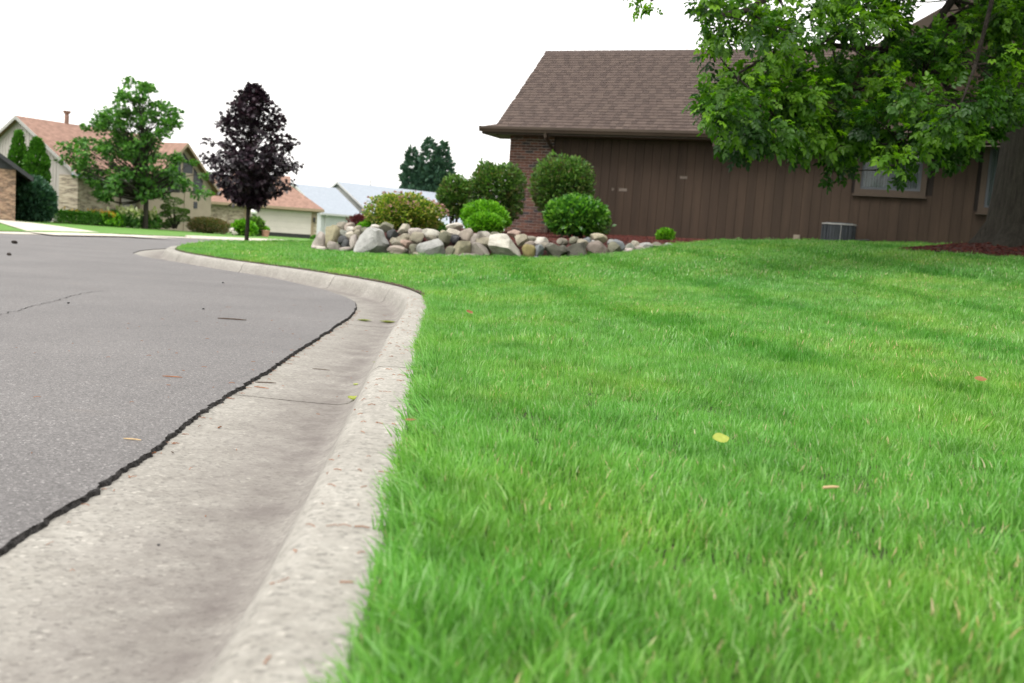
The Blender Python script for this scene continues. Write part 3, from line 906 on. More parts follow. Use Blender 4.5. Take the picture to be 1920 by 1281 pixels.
# stones: photo box, colour
SC = {'pw': (.42, .36, .32), 'tan': (.33, .29, .20), 'lich': (.33, .29, .16), 'gt': (.27, .24, .18), 'wh': (.55, .50, .43), 'gg': (.27, .28, .23), 'dk': (.075, .078, .082), 'cr': (.45, .40, .31), 'ol': (.17, .165, .105), 'gr': (.36, .36, .34),
      'pk': (.38, .25, .19), 'pb': (.36, .29, .235), 'pg': (.30, .26, .22), 'yt': (.40, .35, .22), 'bl': (.018, .018, .022), 'ye': (.29, .23, .06), 'do': (.12, .115, .085), 'bg': (.19, .21, .23), 'bp': (.23, .18, .145), 'cg': (.52, .49, .41)}
def stone_mat(k, c):
    m, n, l, b = nt('stone_' + k)
    pos = n.new('ShaderNodeNewGeometry').outputs['Position']
    c = np.array(c)
    a = noise(n, l, pos, 5, 6, 0.65)
    r = ramp(n, [(0.30, tuple(c * .5)), (0.45, tuple(c * .9)), (0.6, tuple(c * 1.1)), (0.8, tuple(np.minimum(c * 1.35, .8)))])
    l.new(a.outputs['Fac'], r.inputs[0])
    f = noise(n, l, pos, 70, 4, 0.7)
    r2 = ramp(n, [(0.3, (.72, .72, .72)), (0.7, (1.15, 1.14, 1.12))])
    l.new(f.outputs['Fac'], r2.inputs[0])
    out = mixc(n, l, 1.0, r.outputs[0], r2.outputs[0], 'MULTIPLY')
    li = noise(n, l, pos, 11, 5, 0.6)
    r3 = ramp(n, [(0.6, (0, 0, 0)), (0.72, (.45, .45, .45))])
    l.new(li.outputs['Fac'], r3.inputs[0])
    out = mixc(n, l, r3.outputs[0], out, (.20, .20, .13) if k not in ('bl', 'dk') else tuple(c * 1.4))
    l.new(out, b.inputs['Base Color'])
    b.inputs['Roughness'].default_value = 0.25 if k == 'bl' else 0.85
    b.inputs['Specular IOR Level'].default_value = 0.35
    bp = n.new('ShaderNodeBump')
    bp.inputs['Strength'].default_value, bp.inputs['Distance'].default_value = 0.5, 0.02
    l.new(f.outputs['Fac'], bp.inputs['Height'])
    l.new(bp.outputs[0], b.inputs['Normal'])
    return m
SM = {k: stone_mat(k, tuple(np.array(c) * .62 + np.mean(c) * .2)) for k, c in SC.items()}
ST = [(586, 435, 613, 467, 'pw', 0), (610, 423, 638, 466, 'lich', 1), (631, 416, 651, 432, 'gt', 0), (645, 417, 665, 433, 'pb', 1), (649, 425, 664, 439, 'wh', 0), (662, 423, 679, 436, 'tan', 0), (634, 431, 650, 445, 'gg', 0),
      (647, 434, 664, 452, 'cr', 0), (662, 431, 679, 452, 'tan', 0), (634, 442, 651, 463, 'dk', 0), (640, 449, 659, 466, 'dk', 0), (656, 440, 671, 468, 'pw', 0), (677, 427, 700, 445, 'ol', 1), (694, 421, 713, 433, 'wh', 0),
      (710, 417, 738, 436, 'ol', 1), (667, 429, 733, 479, 'gr', 2), (725, 430, 747, 450, 'dk', 0), (584, 458, 602, 470, 'pw', 0), (594, 462, 615, 473, 'wh', 0), (613, 454, 641, 475, 'pg', 0), (637, 463, 668, 475, 'pg', 0),
      (746, 420, 771, 441, 'cr', 1), (765, 428, 794, 443, 'pw', 0), (743, 438, 772, 457, 'tan', 0), (768, 435, 795, 458, 'tan', 0), (791, 430, 825, 449, 'cg', 0), (750, 450, 776, 465, 'pk', 0), (731, 446, 747, 460, 'tan', 0),
      (734, 453, 762, 468, 'gt', 1), (726, 461, 770, 481, 'pb', 0), (767, 458, 784, 479, 'ol', 0), (781, 447, 838, 483, 'gr', 1), (774, 473, 796, 483, 'tan', 0), (822, 434, 846, 463, 'ol', 1), (825, 432, 838, 442, 'yt', 0),
      (843, 440, 863, 459, 'bl', 0), (834, 430, 867, 446, 'cr', 0), (861, 428, 887, 457, 'pb', 0), (836, 417, 868, 433, 'wh', 1), (846, 451, 882, 483, 'yt', 2), (836, 461, 856, 480, 'ol', 0), (881, 438, 900, 458, 'pg', 0),
      (833, 477, 856, 487, 'wh', 0), (859, 475, 907, 488, 'pg', 0), (878, 456, 918, 482, 'pg', 1), (891, 446, 928, 469, 'tan', 1), (895, 434, 921, 449, 'wh', 1), (917, 435, 938, 456, 'ol', 0), (913, 441, 986, 490, 'cg', 2),
      (951, 431, 977, 448, 'pk', 1), (965, 439, 990, 463, 'tan', 1), (984, 443, 1008, 455, 'gt', 0), (978, 459, 1004, 487, 'ye', 0), (983, 452, 1004, 466, 'pb', 0), (1001, 445, 1028, 462, 'wh', 0), (1001, 459, 1019, 485, 'bg', 1),
      (1012, 454, 1028, 469, 'gt', 0), (1025, 456, 1044, 467, 'wh', 0), (1020, 458, 1063, 487, 'do', 2), (991, 480, 1013, 489, 'bg', 0), (1037, 479, 1061, 490, 'tan', 0), (1044, 447, 1065, 461, 'gt', 0), (1067, 444, 1086, 460, 'ol', 0),
      (1063, 454, 1100, 485, 'do', 2), (1081, 449, 1104, 469, 'tan', 0), (1093, 445, 1108, 460, 'bg', 0), (1107, 438, 1138, 457, 'yt', 0), (1098, 452, 1141, 486, 'bp', 0), (1104, 451, 1124, 463, 'gr', 0), (1139, 454, 1164, 479, 'ol', 0),
      (1147, 450, 1171, 473, 'bg', 0), (1138, 449, 1153, 461, 'gr', 0), (1159, 465, 1189, 481, 'pw', 0), (1171, 456, 1190, 471, 'gg', 0), (1183, 452, 1198, 467, 'cr', 0), (1187, 461, 1212, 477, 'pw', 0), (1196, 455, 1223, 471, 'gr', 0),
      (1219, 454, 1245, 470, 'gt', 0), (1243, 456, 1262, 469, 'gr', 0), (1137, 473, 1160, 483, 'ol', 0), (1040, 460, 1068, 480, 'do', 1), (700, 436, 722, 452, 'gt', 0), (752, 466, 766, 474, 'do', 0), (798, 440, 822, 452, 'gt', 0), (925, 452, 945, 470, 'do', 0)]
wallo = empty('boulder_wall', (-0.2, 16.3, 0.2), label='low dry wall of mixed grey, tan and pink fieldstone boulders edging the bed', cat='stone wall')
def ico(sub):
    bm = bmesh.new()
    bmesh.ops.create_icosphere(bm, subdivisions=sub, radius=1)
    V = np.array([v.co[:] for v in bm.verts])
    F = [tuple(v.index for v in f.verts) for f in bm.faces]
    bm.free()
    return V, F
IV, IF = ico(4)
def stone_shape(seed, kind, peak=0.0, px_=0.0):
    r = np.random.default_rng(seed)
    V = IV.copy()
    if kind == 0:                                         # rounded cobble
        ex = 0.80
    elif kind == 1:
        ex = 0.72
    else:
        ex = 0.66
    V = np.sign(V) * np.abs(V) ** ex
    V /= np.max(np.abs(V))
    # cut facets
    for _ in range((6, 11, 14)[kind]):
        n_ = r.normal(0, 1, 3)
        n_ /= np.linalg.norm(n_)
        d = r.uniform(0.52, 0.84) if kind else r.uniform(0.64, 0.9)
        s = V @ n_
        k = 0.97 if kind else 0.85
        V = V - np.outer(np.maximum(s - d, 0) * k, n_)
    if peak:
        k = np.clip((V[:, 2] + 1) / 2, 0, 1) * peak
        V[:, 0] = V[:, 0] * (1 - k) + px_ * k
    for fq, amp in ((1.7, .14), (4.2, .06), (10.0, .028)):
        ph = r.uniform(0, 6.28, (3, 3))
        dirs = r.normal(0, 1, (3, 3)) * fq
        nz = sum(np.sin(V @ dirs[i] + ph[i, 0]) for i in range(3)) / 3
        V = V * (1 + amp * nz)[:, None]
    a, bb = V.min(0), V.max(0)
    return (V - (a + bb) / 2) / ((bb - a) / 2)
for i, (x0, y0, x1, y1, ck, kd) in enumerate(ST):
    cx, cy = (x0 + x1) / 2, (y0 + y1) / 2
    D = wall_D(cx)
    base = np.interp(cx, [585, 700, 850, 950, 1050, 1120, 1200, 1262], [471, 477, 484, 488, 488, 484, 477, 467])
    up = max(base - y1, 0)
    wd, ht = (x1 - x0) / FPX * D, (y1 - y0) / FPX * D
    dp = min(max(wd, ht) * rng.uniform(.75, .95), 0.5)
    D = D + up * 0.0115 + dp * 0.5 - 0.12
    wd, ht = (x1 - x0) / FPX * D, (y1 - y0) / FPX * D
    p = at(cx, cy, D)
    pk = {667: (.62, -.1), 913: (.62, -.15), 781: (.35, -.05), 846: (.25, .1), 586: (.4, .4), 710: (.45, .3), 836: (.5, .4)}.get(x0, (0.0, 0.0))
    Vs = stone_shape(100 + i, kd, *pk) * np.array([wd / 2 * 1.05, dp / 2, ht / 2 * 1.07])
    if y1 > base - 5:                                     # bottom course is bedded in the turf
        Vs[:, 2] = np.where(Vs[:, 2] < 0, Vs[:, 2] * 1.12, Vs[:, 2])
    ry = ROLL + (rng.uniform(-.16, .16) if kd == 0 else 0)
    if (x0, y0) == (734, 453):
        ry += 0.45
    ca, sa = math.cos(ry), math.sin(ry)
    Vs = np.c_[Vs[:, 0] * ca + Vs[:, 2] * sa, Vs[:, 1], -Vs[:, 0] * sa + Vs[:, 2] * ca]
    mesh_obj('stone', Vs + (p - np.array([-0.2, 16.3, 0.2])), IF, SM[ck], wallo, True).data.set_sharp_from_angle(angle=R(17))

# ------------------------------------------------------------------ leaves and plants
KITE = (np.array([(0, 0, 0), (.30, .42, .05), (0, 1, -.04), (-.30, .42, .05)]), [(0, 1, 2), (0, 2, 3)])
OVAL = (np.array([(0, 0, 0), (.24, .25, .04), (.27, .6, .05), (0, 1, -.05), (-.27, .6, .05), (-.24, .25, .04)]), [(0, 1, 2, 3), (0, 3, 4, 5)])
MAPLE = (np.array([(0, 0, 0), (.42, .05, .03), (.25, .32, 0), (.55, .55, -.03), (.2, .6, .02), (0, 1, -.06), (-.2, .6, .02), (-.55, .55, -.03), (-.25, .32, 0), (-.42, .05, .03)]),
         [(0, 1, 2), (0, 2, 3, 4), (0, 4, 5, 6), (0, 6, 7, 8), (0, 8, 9)])
def ash_leaf():
    V, F = [], []
    for (y, x, a, s) in ((.32, 0, 58, .46), (.36, 0, -60, .44), (.66, 0, 46, .50), (.70, 0, -42, .50), (.90, 0, 4, .56)):
        n = len(V)
        c, s_ = math.cos(R(-a)), math.sin(R(-a))
        for (u, v, w) in OVAL[0]:
            u, v, w = u * s * 1.08, v * s, w * s * 1.5 - 0.25 * v * v * s
            V.append((x + u * c - v * s_, y + u * s_ + v * c, w - 0.05 * y * y))
        F += [tuple(i + n for i in f) for f in OVAL[1]]
    return np.array(V), F
ASH = ash_leaf()
def rotmats(dirs, spin):
    """leaf frames: length along dirs, normal tending upward with random spin"""
    d = dirs / (np.linalg.norm(dirs, axis=1)[:, None] + 1e-9)
    up = np.tile([0, 0, 1.0], (len(d), 1)) + rng.normal(0, spin, d.shape)
    x = np.cross(d, up)
    x /= np.linalg.norm(x, axis=1)[:, None] + 1e-9
    z = np.cross(x, d)
    return np.stack([x, d, z], 2)
def scatter(name, pos, dirs, size, tmpl, mat_, parent, spin=0.5, rnd=None, world=False, **kw):
    TV, TF = tmpl
    n, k = len(pos), len(TV)
    Rm = rotmats(dirs, spin)
    V = np.einsum('nij,kj->nki', Rm, TV) * np.asarray(size).reshape(-1, 1, 1) + pos[:, None]
    V = V.reshape(-1, 3)
    if rnd is None:
        rnd = rng.random(n)
    me = bpy.data.meshes.new(name)
    fl = np.array([len(f) for f in TF])
    idx = np.concatenate([np.array(f) for f in TF])
    loops = (idx[None] + (np.arange(n) * k)[:, None]).ravel()
    tot = np.tile(fl, n)
    me.vertices.add(len(V))
    me.vertices.foreach_set('co', V.astype(np.float32).ravel())
    me.loops.add(len(loops))
    me.loops.foreach_set('vertex_index', loops.astype(np.int32))
    me.polygons.add(len(tot))
    me.polygons.foreach_set('loop_start', np.r_[0, np.cumsum(tot)[:-1]].astype(np.int32))
    me.update(calc_edges=True)
    me.validate()
    a = me.attributes.new('rnd', 'FLOAT', 'FACE')
    a.data.foreach_set('value', np.repeat(rnd, len(TF)).astype(np.float32))
    me.materials.append(mat_)
    o = bpy.data.objects.new(name, me)
    C.objects.link(o)
    if parent:
        o.parent = parent
    return tag(o, **kw)
def unit(n):
    v = rng.normal(0, 1, (n, 3))
    return v / np.linalg.norm(v, axis=1)[:, None]
def lump(u, seed, amp=0.14, fq=3.0):
    r = np.random.default_rng(seed)
    out = np.zeros(len(u))
    for k in range(6):
        out += np.sin(u @ (r.normal(0, 1, 3) * fq * (1 + .35 * k)) + r.uniform(0, 6.28)) / (1 + .5 * k)
    return 1 + amp * out / 2.2
def boxw(x0, y0, x1, y1, D):
    """world centre, half width and half height of a photo box at distance D"""
    p = at((x0 + x1) / 2, (y0 + y1) / 2, D)
    return p, (x1 - x0) / 2 / FPX * D, (y1 - y0) / 2 / FPX * D
def shrub(name, box, D, mat_, label, cat='shrub', n=5000, leaf=0.05, seed=1, tmpl=OVAL, flat=1.0, group=None, depth=None, amp=0.12, ground=None, shell=0.30, stems=5, stemmat=None, fq=3.0, sq=1.0, core=True):
    p, rx, rz = boxw(*box, D)
    ry = rx * flat if depth is None else depth
    g0 = ground if ground is not None else min(lz(p[0], p[1]), p[2] - rz) if False else p[2] - rz
    gz = ground if ground is not None else g0
    root = empty(name, (p[0], p[1], gz), label=label, cat=cat, group=group)
    c = np.array([0, 0, p[2] - gz])
    u = unit(n)
    u = u[u[:, 2] > -0.75] if sq == 1.0 else u
    un = np.sign(u) * np.abs(u) ** sq
    if sq != 1.0:
        un = un / np.maximum(np.linalg.norm(un, axis=1) ** 0.6, 1e-6)[:, None]
    rr = lump(u, seed, amp, fq) * (1 - shell * rng.random(len(u)) ** 1.8) * np.where(rng.random(len(u)) < .05, rng.uniform(1, 1.1, len(u)), 1)
    P = c + un * np.array([rx, ry, rz]) * rr[:, None]
    dirs = u + rng.normal(0, .55, u.shape) + np.array([0, 0, .35])
    scatter('foliage', P, dirs, leaf * rng.uniform(.65, 1.3, len(P)), tmpl, mat_, root, 0.7)
    if core:                                              # inner leaves from the darker leaf colours, to block the see-through
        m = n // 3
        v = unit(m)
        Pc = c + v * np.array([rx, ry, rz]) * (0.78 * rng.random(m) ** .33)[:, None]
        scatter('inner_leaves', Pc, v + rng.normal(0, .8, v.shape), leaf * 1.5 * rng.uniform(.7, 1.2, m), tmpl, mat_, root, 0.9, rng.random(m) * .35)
    b = MB()
    for k in range(stems):
        a = 2 * math.pi * k / stems + 0.4
        q = np.array([math.cos(a) * rx, math.sin(a) * ry, 0])
        b.tube([q * .12 + (0, 0, -.08), q * .25 + (0, 0, c[2] * .5), q * .45 + (0, 0, c[2]), q * .6 + (0, 0, c[2] + rz * .45)], [max(rx * .05, .008), max(rx * .04, .007), max(rx * .03, .005), .003], 5)
    b.build('stems', stemmat or M['twig'], root)
    return root
LM = {}
LM['mid'] = leaf_mat('shrub_leaf', [(.028, .07, .014), (.05, .125, .02), (.08, .18, .03), (.13, .25, .045), (.13, .11, .05)], .35, nscale=5.0, ncol=(.065, .05, .028))
LM['deep'] = leaf_mat('deep_leaf', [(.022, .08, .014), (.05, .165, .022), (.10, .26, .03), (.17, .36, .045)], .38, .4, .5)
LM['lime'] = leaf_mat('lime_leaf', [(.05, .16, .008), (.09, .27, .012), (.14, .36, .018), (.20, .42, .03)], .42)
LM['gold'] = leaf_mat('gold_leaf', [(.045, .09, .018), (.10, .20, .022), (.20, .31, .035), (.36, .40, .06), (.42, .28, .15)], .42)
LM['bronze'] = leaf_mat('bronze_leaf', [(.05, .075, .018), (.09, .12, .03), (.16, .12, .05), (.25, .13, .08)], .35)
LM['red'] = leaf_mat('red_leaf', [(.05, .012, .014), (.10, .022, .024), (.15, .04, .04)], .3, tint=(1.2, .7, .6))
LM['purple'] = leaf_mat('purple_leaf', [(.011, .009, .013), (.019, .013, .019), (.032, .019, .028), (.050, .028, .038)], .12, .35, .45, tint=(1.1, .6, .8))
LM['maple'] = leaf_mat('green_leaf', [(.030, .095, .018), (.05, .15, .026), (.08, .21, .032), (.12, .27, .045)], .38)
LM['ash'] = leaf_mat('ash_leaf', [(.011, .038, .008), (.022, .068, .010), (.048, .125, .012), (.10, .215, .014), (.17, .32, .02)], .5, .45, .3, tint=(1.4, 1.6, .35))
LM['arbor'] = leaf_mat('evergreen_spray', [(.028, .10, .010), (.05, .165, .014), (.085, .23, .02)], .28)
LM['blue'] = leaf_mat('blue_green_needle', [(.018, .055, .032), (.034, .092, .05), (.055, .13, .07)], .2)
LM['conif'] = leaf_mat('far_needle', [(.028, .068, .046), (.04, .092, .058), (.055, .115, .066)], .15)
LM['pad'] = leaf_mat('pine_needle', [(.04, .085, .022), (.09, .18, .035), (.16, .28, .05)], .25)
LM['yellow'] = leaf_mat('yellow_flower', [(.45, .22, .02), (.55, .33, .03), (.55, .42, .06)], .3, tint=(1.1, 1, .5))
LM['white'] = leaf_mat('pale_flower', [(.40, .50, .14), (.55, .60, .28), (.68, .68, .48)], .3, tint=(1, 1, .8))
LM['pinkf'] = leaf_mat('pink_flower', [(.36, .20, .17), (.45, .28, .24), (.5, .36, .30)], .3, tint=(1, .9, .9))

# shrubs by the house
shrub('rounded_shrub', (822, 331, 884, 416), 21.0, LM['mid'], 'clipped round dark green shrub, leftmost and farther back beside the tall one', n=3000, leaf=.07, seed=3, ground=.58, amp=.15)
shrub('rounded_shrub', (876, 303, 981, 420), 21.6, LM['mid'], 'tall clipped dark green shrub overlapping the left edge of the brick corner', n=5200, leaf=.07, seed=4, ground=.6, amp=.14, sq=.8)
shrub('rounded_shrub', (997, 295, 1113, 412), 22.4, LM['mid'], 'tall clipped round shrub standing in front of the brick and siding joint', n=6600, leaf=.07, seed=5, ground=.63, amp=.11, sq=.82)
shrub('mounded_shrub', (1026, 372, 1140, 447), 19.6, LM['deep'], 'low glossy bright green mound shrub just behind the right part of the boulder wall', n=3600, leaf=.095, seed=6, ground=.58, amp=.11)
shrub('lime_shrub', (864, 379, 954, 437), 19.0, LM['lime'], 'wide lime green mound shrub in front of the tall clipped shrub', n=4200, leaf=.055, seed=8, ground=.52, amp=.13)
shrub('lime_shrub', (877, 402, 943, 440), 18.2, LM['lime'], 'small feathery lime green shrub in front of the wide lime mound', n=3000, leaf=.06, seed=9, ground=.5, amp=.16, tmpl=KITE)
shrub('small_shrub', (1232, 430, 1264, 457), 20.4, LM['lime'], 'tiny bright green shrub alone in the mulch before the brown siding', n=900, leaf=.055, seed=10, ground=.66, amp=.12)
spi = shrub('spirea', (694, 368, 824, 440), 18.6, LM['gold'], 'loose golden green spirea with pink flower heads above the boulder wall', n=7000, leaf=.06, seed=12, ground=.45, amp=.2, shell=.42)
p, rx, rz = boxw(690, 364, 828, 440, 18.6)
u = unit(1500)
u = u[(u[:, 2] > 0.05)]
Pf = np.array([0, 0, p[2] - .45]) + u * np.array([rx, rx, rz]) * lump(u, 12, .16)[:, None] * 1.03
cl_ = (np.sin(u @ np.array([7, 3, 5.])) + np.sin(u @ np.array([-4, 8, 2.]) + 1) > .4)
Pf, u = Pf[cl_], u[cl_]
scatter('flower_heads', Pf, u + rng.normal(0, .4, u.shape), .045 * rng.uniform(.7, 1.3, len(Pf)), MAPLE, LM['pinkf'], spi, .5)
shrub('low_shrub', (672, 418, 704, 436), 18.6, LM['lime'], 'low light green plant at the left foot of the spirea', n=700, leaf=.05, seed=14, ground=.4)
shrub('barberry', (652, 402, 716, 434), 24.0, LM['red'], 'dark red barberry behind the left part of the boulder wall', n=1700, leaf=.05, seed=15, ground=.25, amp=.25, shell=.5)
shrub('low_shrub', (802, 418, 842, 438), 19.5, LM['deep'], 'low dark green plant in the mulch right of the spirea', n=500, leaf=.05, seed=16, ground=.47, amp=.25, shell=.6)

# ------------------------------------------------------------------ trees
def limb(b, p0, p1, r0, r1, bend=0.1, n=5, sides=6):
    p0, p1 = np.array(p0, float), np.array(p1, float)
    L_ = np.linalg.norm(p1 - p0)
    off = rng.normal(0, bend * L_, 3)
    pts = [p0 + (p1 - p0) * t + off * math.sin(math.pi * t) for t in np.linspace(0, 1, n)]
    b.tube(pts, list(np.linspace(r0, r1, n)), sides)
    return pts
def crown_tree(name, base, clusters, tr, tmpl, lmat, bark, label, leaf, per, crad, trunk_h, top, flatz=.75, spin=.5, droop=-.1, group=None, wig=0.0):
    """clusters: (x,y,z) relative to base"""
    root = empty(name, base, label=label, cat='tree', group=group)
    b = MB()
    tp = [np.array([0, 0, -0.15]), np.array([0, 0, .12]), np.array([0.01, 0, trunk_h * .5]), np.array([0, 0.02, trunk_h])]
    axis_top = np.array([top[0], top[1], top[2]])
    tp += [np.array([0, 0, trunk_h]) + (axis_top - np.array([0, 0, trunk_h])) * t + np.array([rng.normal(0, wig), rng.normal(0, wig), 0]) for t in (.25, .5, .75, 1)]
    b.tube(tp, [tr * 1.35, tr * 1.1, tr, tr * .92, tr * .72, tr * .5, tr * .3, tr * .1], 9)
    ax = np.array(tp[3:])
    br = MB()
    P, Dr, Sz = [], [], []
    for c in clusters:
        c = np.array(c, float)
        k = np.clip((c[2] - trunk_h) / max(axis_top[2] - trunk_h, .1) - .28, 0, .92)
        s = ax[0] + (ax[-1] - ax[0]) * k
        r0 = max(tr * (.42 - .3 * k), tr * .08)
        limb(br, s, c, r0, tr * .05, .08)
        m = int(per * rng.uniform(.7, 1.3))
        q = unit(m) * (rng.random(m) ** .45)[:, None] * crad * rng.uniform(.75, 1.25)
        q[:, 2] *= flatz
        out = c - (ax[0] + ax[-1]) / 2
        P.append(c + q)
        Dr.append(q / crad + out / (np.linalg.norm(out) + 1e-6) * .6 + rng.normal(0, .5, q.shape) + np.array([0, 0, droop]))
        for _ in range(3):
            limb(br, c - (c - s) * .15, c + unit(1)[0] * crad * .8, tr * .05, tr * .015, .05, 3, 4)
    P, Dr = np.vstack(P), np.vstack(Dr)
    b.build('trunk', bark, root)
    br.build('branches', bark, root)
    scatter('crown', P, Dr, leaf * rng.uniform(.65, 1.25, len(P)), tmpl, lmat, root, spin)
    return root
# purple maple on the point
tb = at(462, 457, 22.0)
prof = [(880, .20), (850, .28), (800, .55), (760, .68), (700, .78), (640, .88), (600, .95), (560, .95), (500, .84), (420, .68), (340, .58), (260, .48), (200, .30), (150, .14), (125, .03)]
cl_ = []
hz = np.array([(1160 - a) / 3.66 / FPX * 22.0 for a, _ in prof])
hr = np.array([b_ * 98 / FPX * 22.0 for _, b_ in prof])
for i in range(300):
    z = hz[0] + (hz[-1] - hz[0]) * rng.random() ** 1.35
    r_ = np.interp(z, hz, hr)
    rr = r_ * math.sqrt(rng.uniform(.06, 1)) * (.95 + .13 * rng.random() * (1 if i % 4 == 0 else 0))
    a = rng.uniform(0, 6.28)
    cl_.append((rr * math.cos(a) + .02, rr * math.sin(a), z))
crown_tree('purple_tree', (tb[0], tb[1], lz(tb[0], tb[1]) - .01), cl_, .043, MAPLE, LM['purple'], M['bark'], 'young dark purple leaved maple on the grass point', .105, 24, .16, .92, (.0, 0, hz[-1] - .05), .7, .5, -.25)
ringp = np.array([(tb[0] + .5 * math.cos(t), tb[1] + .5 * math.sin(t)) for t in np.linspace(0, 6.28, 20, endpoint=False)])
sheet('bare_soil', ringp, lambda xy: lot_z(xy) + .03, M['darksoil'], grid(tb[0] - .5, tb[0] + .5, tb[1] - .5, tb[1] + .5, .2), kind='structure')

# green tree across the street
gb = at(272, 431, 58.0)
gz_ = fz(gb[0], gb[1])
cl_ = []
k58 = 58.0 / FPX
# photo outline of the crown, as lobes (centre x, centre y, half width, half height)
for (cx, cy, hx, hy, m) in ((262, 178, 32, 22, 13), (235, 205, 30, 24, 12), (290, 205, 28, 28, 12), (208, 218, 24, 20, 8), (310, 222, 20, 16, 5), (205, 250, 38, 24, 15), (262, 250, 36, 28, 18), (300, 250, 22, 26, 7), (172, 275, 28, 24, 10),
                           (225, 285, 44, 26, 18), (275, 290, 30, 26, 12), (165, 305, 26, 18, 8), (200, 330, 46, 20, 16), (262, 330, 44, 26, 18), (295, 335, 26, 26, 8), (215, 357, 38, 14, 10), (275, 358, 34, 14, 8), (200, 370, 12, 8, 2), (322, 212, 10, 6, 2),
                           (335, 300, 22, 12, 5), (345, 325, 20, 12, 5), (372, 360, 10, 6, 2), (350, 345, 12, 6, 2)):
    for _ in range(m):
        a, rr = rng.uniform(0, 6.28), math.sqrt(rng.random())
        q = at(cx + hx * rr * math.cos(a), cy + hy * rr * math.sin(a), 58.0)
        y = rng.normal(0, 1) * min(hx * 1.3, 40) * k58
        cl_.append((q[0] - gb[0], y, q[2] - gz_))
crown_tree('green_tree', (gb[0], gb[1], gz_), cl_, .145, MAPLE, LM['maple'], M['barkgrey'], 'open crowned green shade tree on the far lawn across the street', .22, 46, .43, 1.75, (-.5, 0, 7.6), .6, .5, -.1, wig=.1)

# ash tree at the right: trunk on its mulch ring, low limbs reaching left over the lawn
tz = lz(*TR) + .1
ash = empty('ash_tree', (TR[0], TR[1], tz), label='large shade tree at right edge with low leafy limbs hanging over the lawn', cat='tree')
rel = lambda p: np.array(p) - np.array([TR[0], TR[1], tz])
tk = MB()
n_s = 20
lev = [(-.3, .66), (0.0, .55), (.12, .47), (.3, .43), (.7, .405), (1.4, .39), (2.3, .385), (3.2, .40), (4.2, .34), (5.5, .27), (7, .18), (9, .08)]
Vt, Ft = [], []
for z, r_ in lev:
    for k in range(n_s):
        a = 2 * math.pi * k / n_s
        fl_ = 1 + (.16 * math.sin(5 * a + .6) if z < .2 else .03 * math.sin(5 * a + .6))
        Vt.append((r_ * fl_ * math.cos(a) + .02 * z, r_ * fl_ * math.sin(a) - .03 * z, z))
for i in range(len(lev) - 1):
    for k in range(n_s):
        Ft.append((i * n_s + k, i * n_s + (k + 1) % n_s, (i + 1) * n_s + (k + 1) % n_s, (i + 1) * n_s + k))
mesh_obj('trunk', Vt, Ft, M['barkgrey'], ash, True)
bl = MB()
LIMBS = []
def alimb(pts, r0, r1):
    pts = [rel(p) for p in pts]
    bl.tube(pts, list(np.linspace(r0, r1, len(pts))), 7)
    LIMBS.extend([pts[0] + (pts[-1] - pts[0]) * 0] + pts)
    for a, b_ in zip(pts[:-1], pts[1:]):
        LIMBS.extend([a + (b_ - a) * t for t in (.33, .66)])
def wp(px, py, D):
    return at(px, py, D)
top1 = (TR[0] + .05, TR[1] - .1, tz + 3.6)
alimb([top1, wp(1830, -90, 12.2), wp(1785, 0, 11.6), wp(1735, 70, 11.2), wp(1660, 140, 10.9), wp(1580, 215, 10.6), wp(1540, 250, 10.5)], .065, .014)
alimb([wp(1730, 75, 11.2), wp(1650, 95, 10.8), wp(1560, 85, 10.2), wp(1450, 100, 9.8), wp(1380, 140, 9.5)], .045, .010)
alimb([wp(1660, 140, 10.9), wp(1600, 170, 10.4), wp(1500, 190, 10.0), wp(1400, 205, 9.6), wp(1330, 210, 9.5)], .035, .008)
alimb([wp(1735, 70, 11.2), wp(1740, 110, 10.6), wp(1720, 180, 10.2), wp(1690, 250, 10.0), wp(1680, 310, 9.9)], .035, .008)
alimb([wp(1700, 100, 11.0), wp(1760, 140, 10.4), wp(1800, 210, 10.0), wp(1790, 270, 9.9)], .03, .008)
top2 = (TR[0], TR[1] - .1, tz + 4.3)
alimb([top2, (5.3, 11.9, 5.2), (3.9, 10.6, 4.7), wp(1480, -30, 9.6), wp(1400, 20, 9.4), wp(1330, 30, 9.3)], .09, .012)
alimb([(3.9, 10.6, 4.7), (2.8, 10.0, 4.3), wp(1290, -40, 9.3), wp(1220, 2, 9.2)], .04, .01)
alimb([top2, (5.9, 10.9, 4.9), (5.0, 9.7, 4.6), (4.2, 9.2, 3.9), wp(1830, 120, 9.6), wp(1800, 200, 9.4)], .05, .010)
alimb([(TR[0], TR[1], tz + 4.8), (7.9, 11.5, 6.2), (8.8, 10.2, 6.4), (9.5, 9.3, 5.8)], .14, .02)
alimb([(TR[0], TR[1], tz + 5.0), (6.0, 14.2, 6.8), (5.2, 15.6, 7.4), (4.4, 16.6, 7.2)], .14, .02)
alimb([(TR[0], TR[1], tz + 5.4), (8.0, 14.3, 7.0), (9.3, 15.2, 7.4)], .13, .02)
alimb([(TR[0], TR[1], tz + 5.8), (5.4, 12.2, 7.6), (4.3, 11.4, 8.0)], .12, .02)
alimb([(TR[0], TR[1], tz + 6.4), (7.0, 12.4, 8.8), (7.2, 12.0, 10.4)], .12, .02)
LP = np.array(LIMBS)
CLU = []
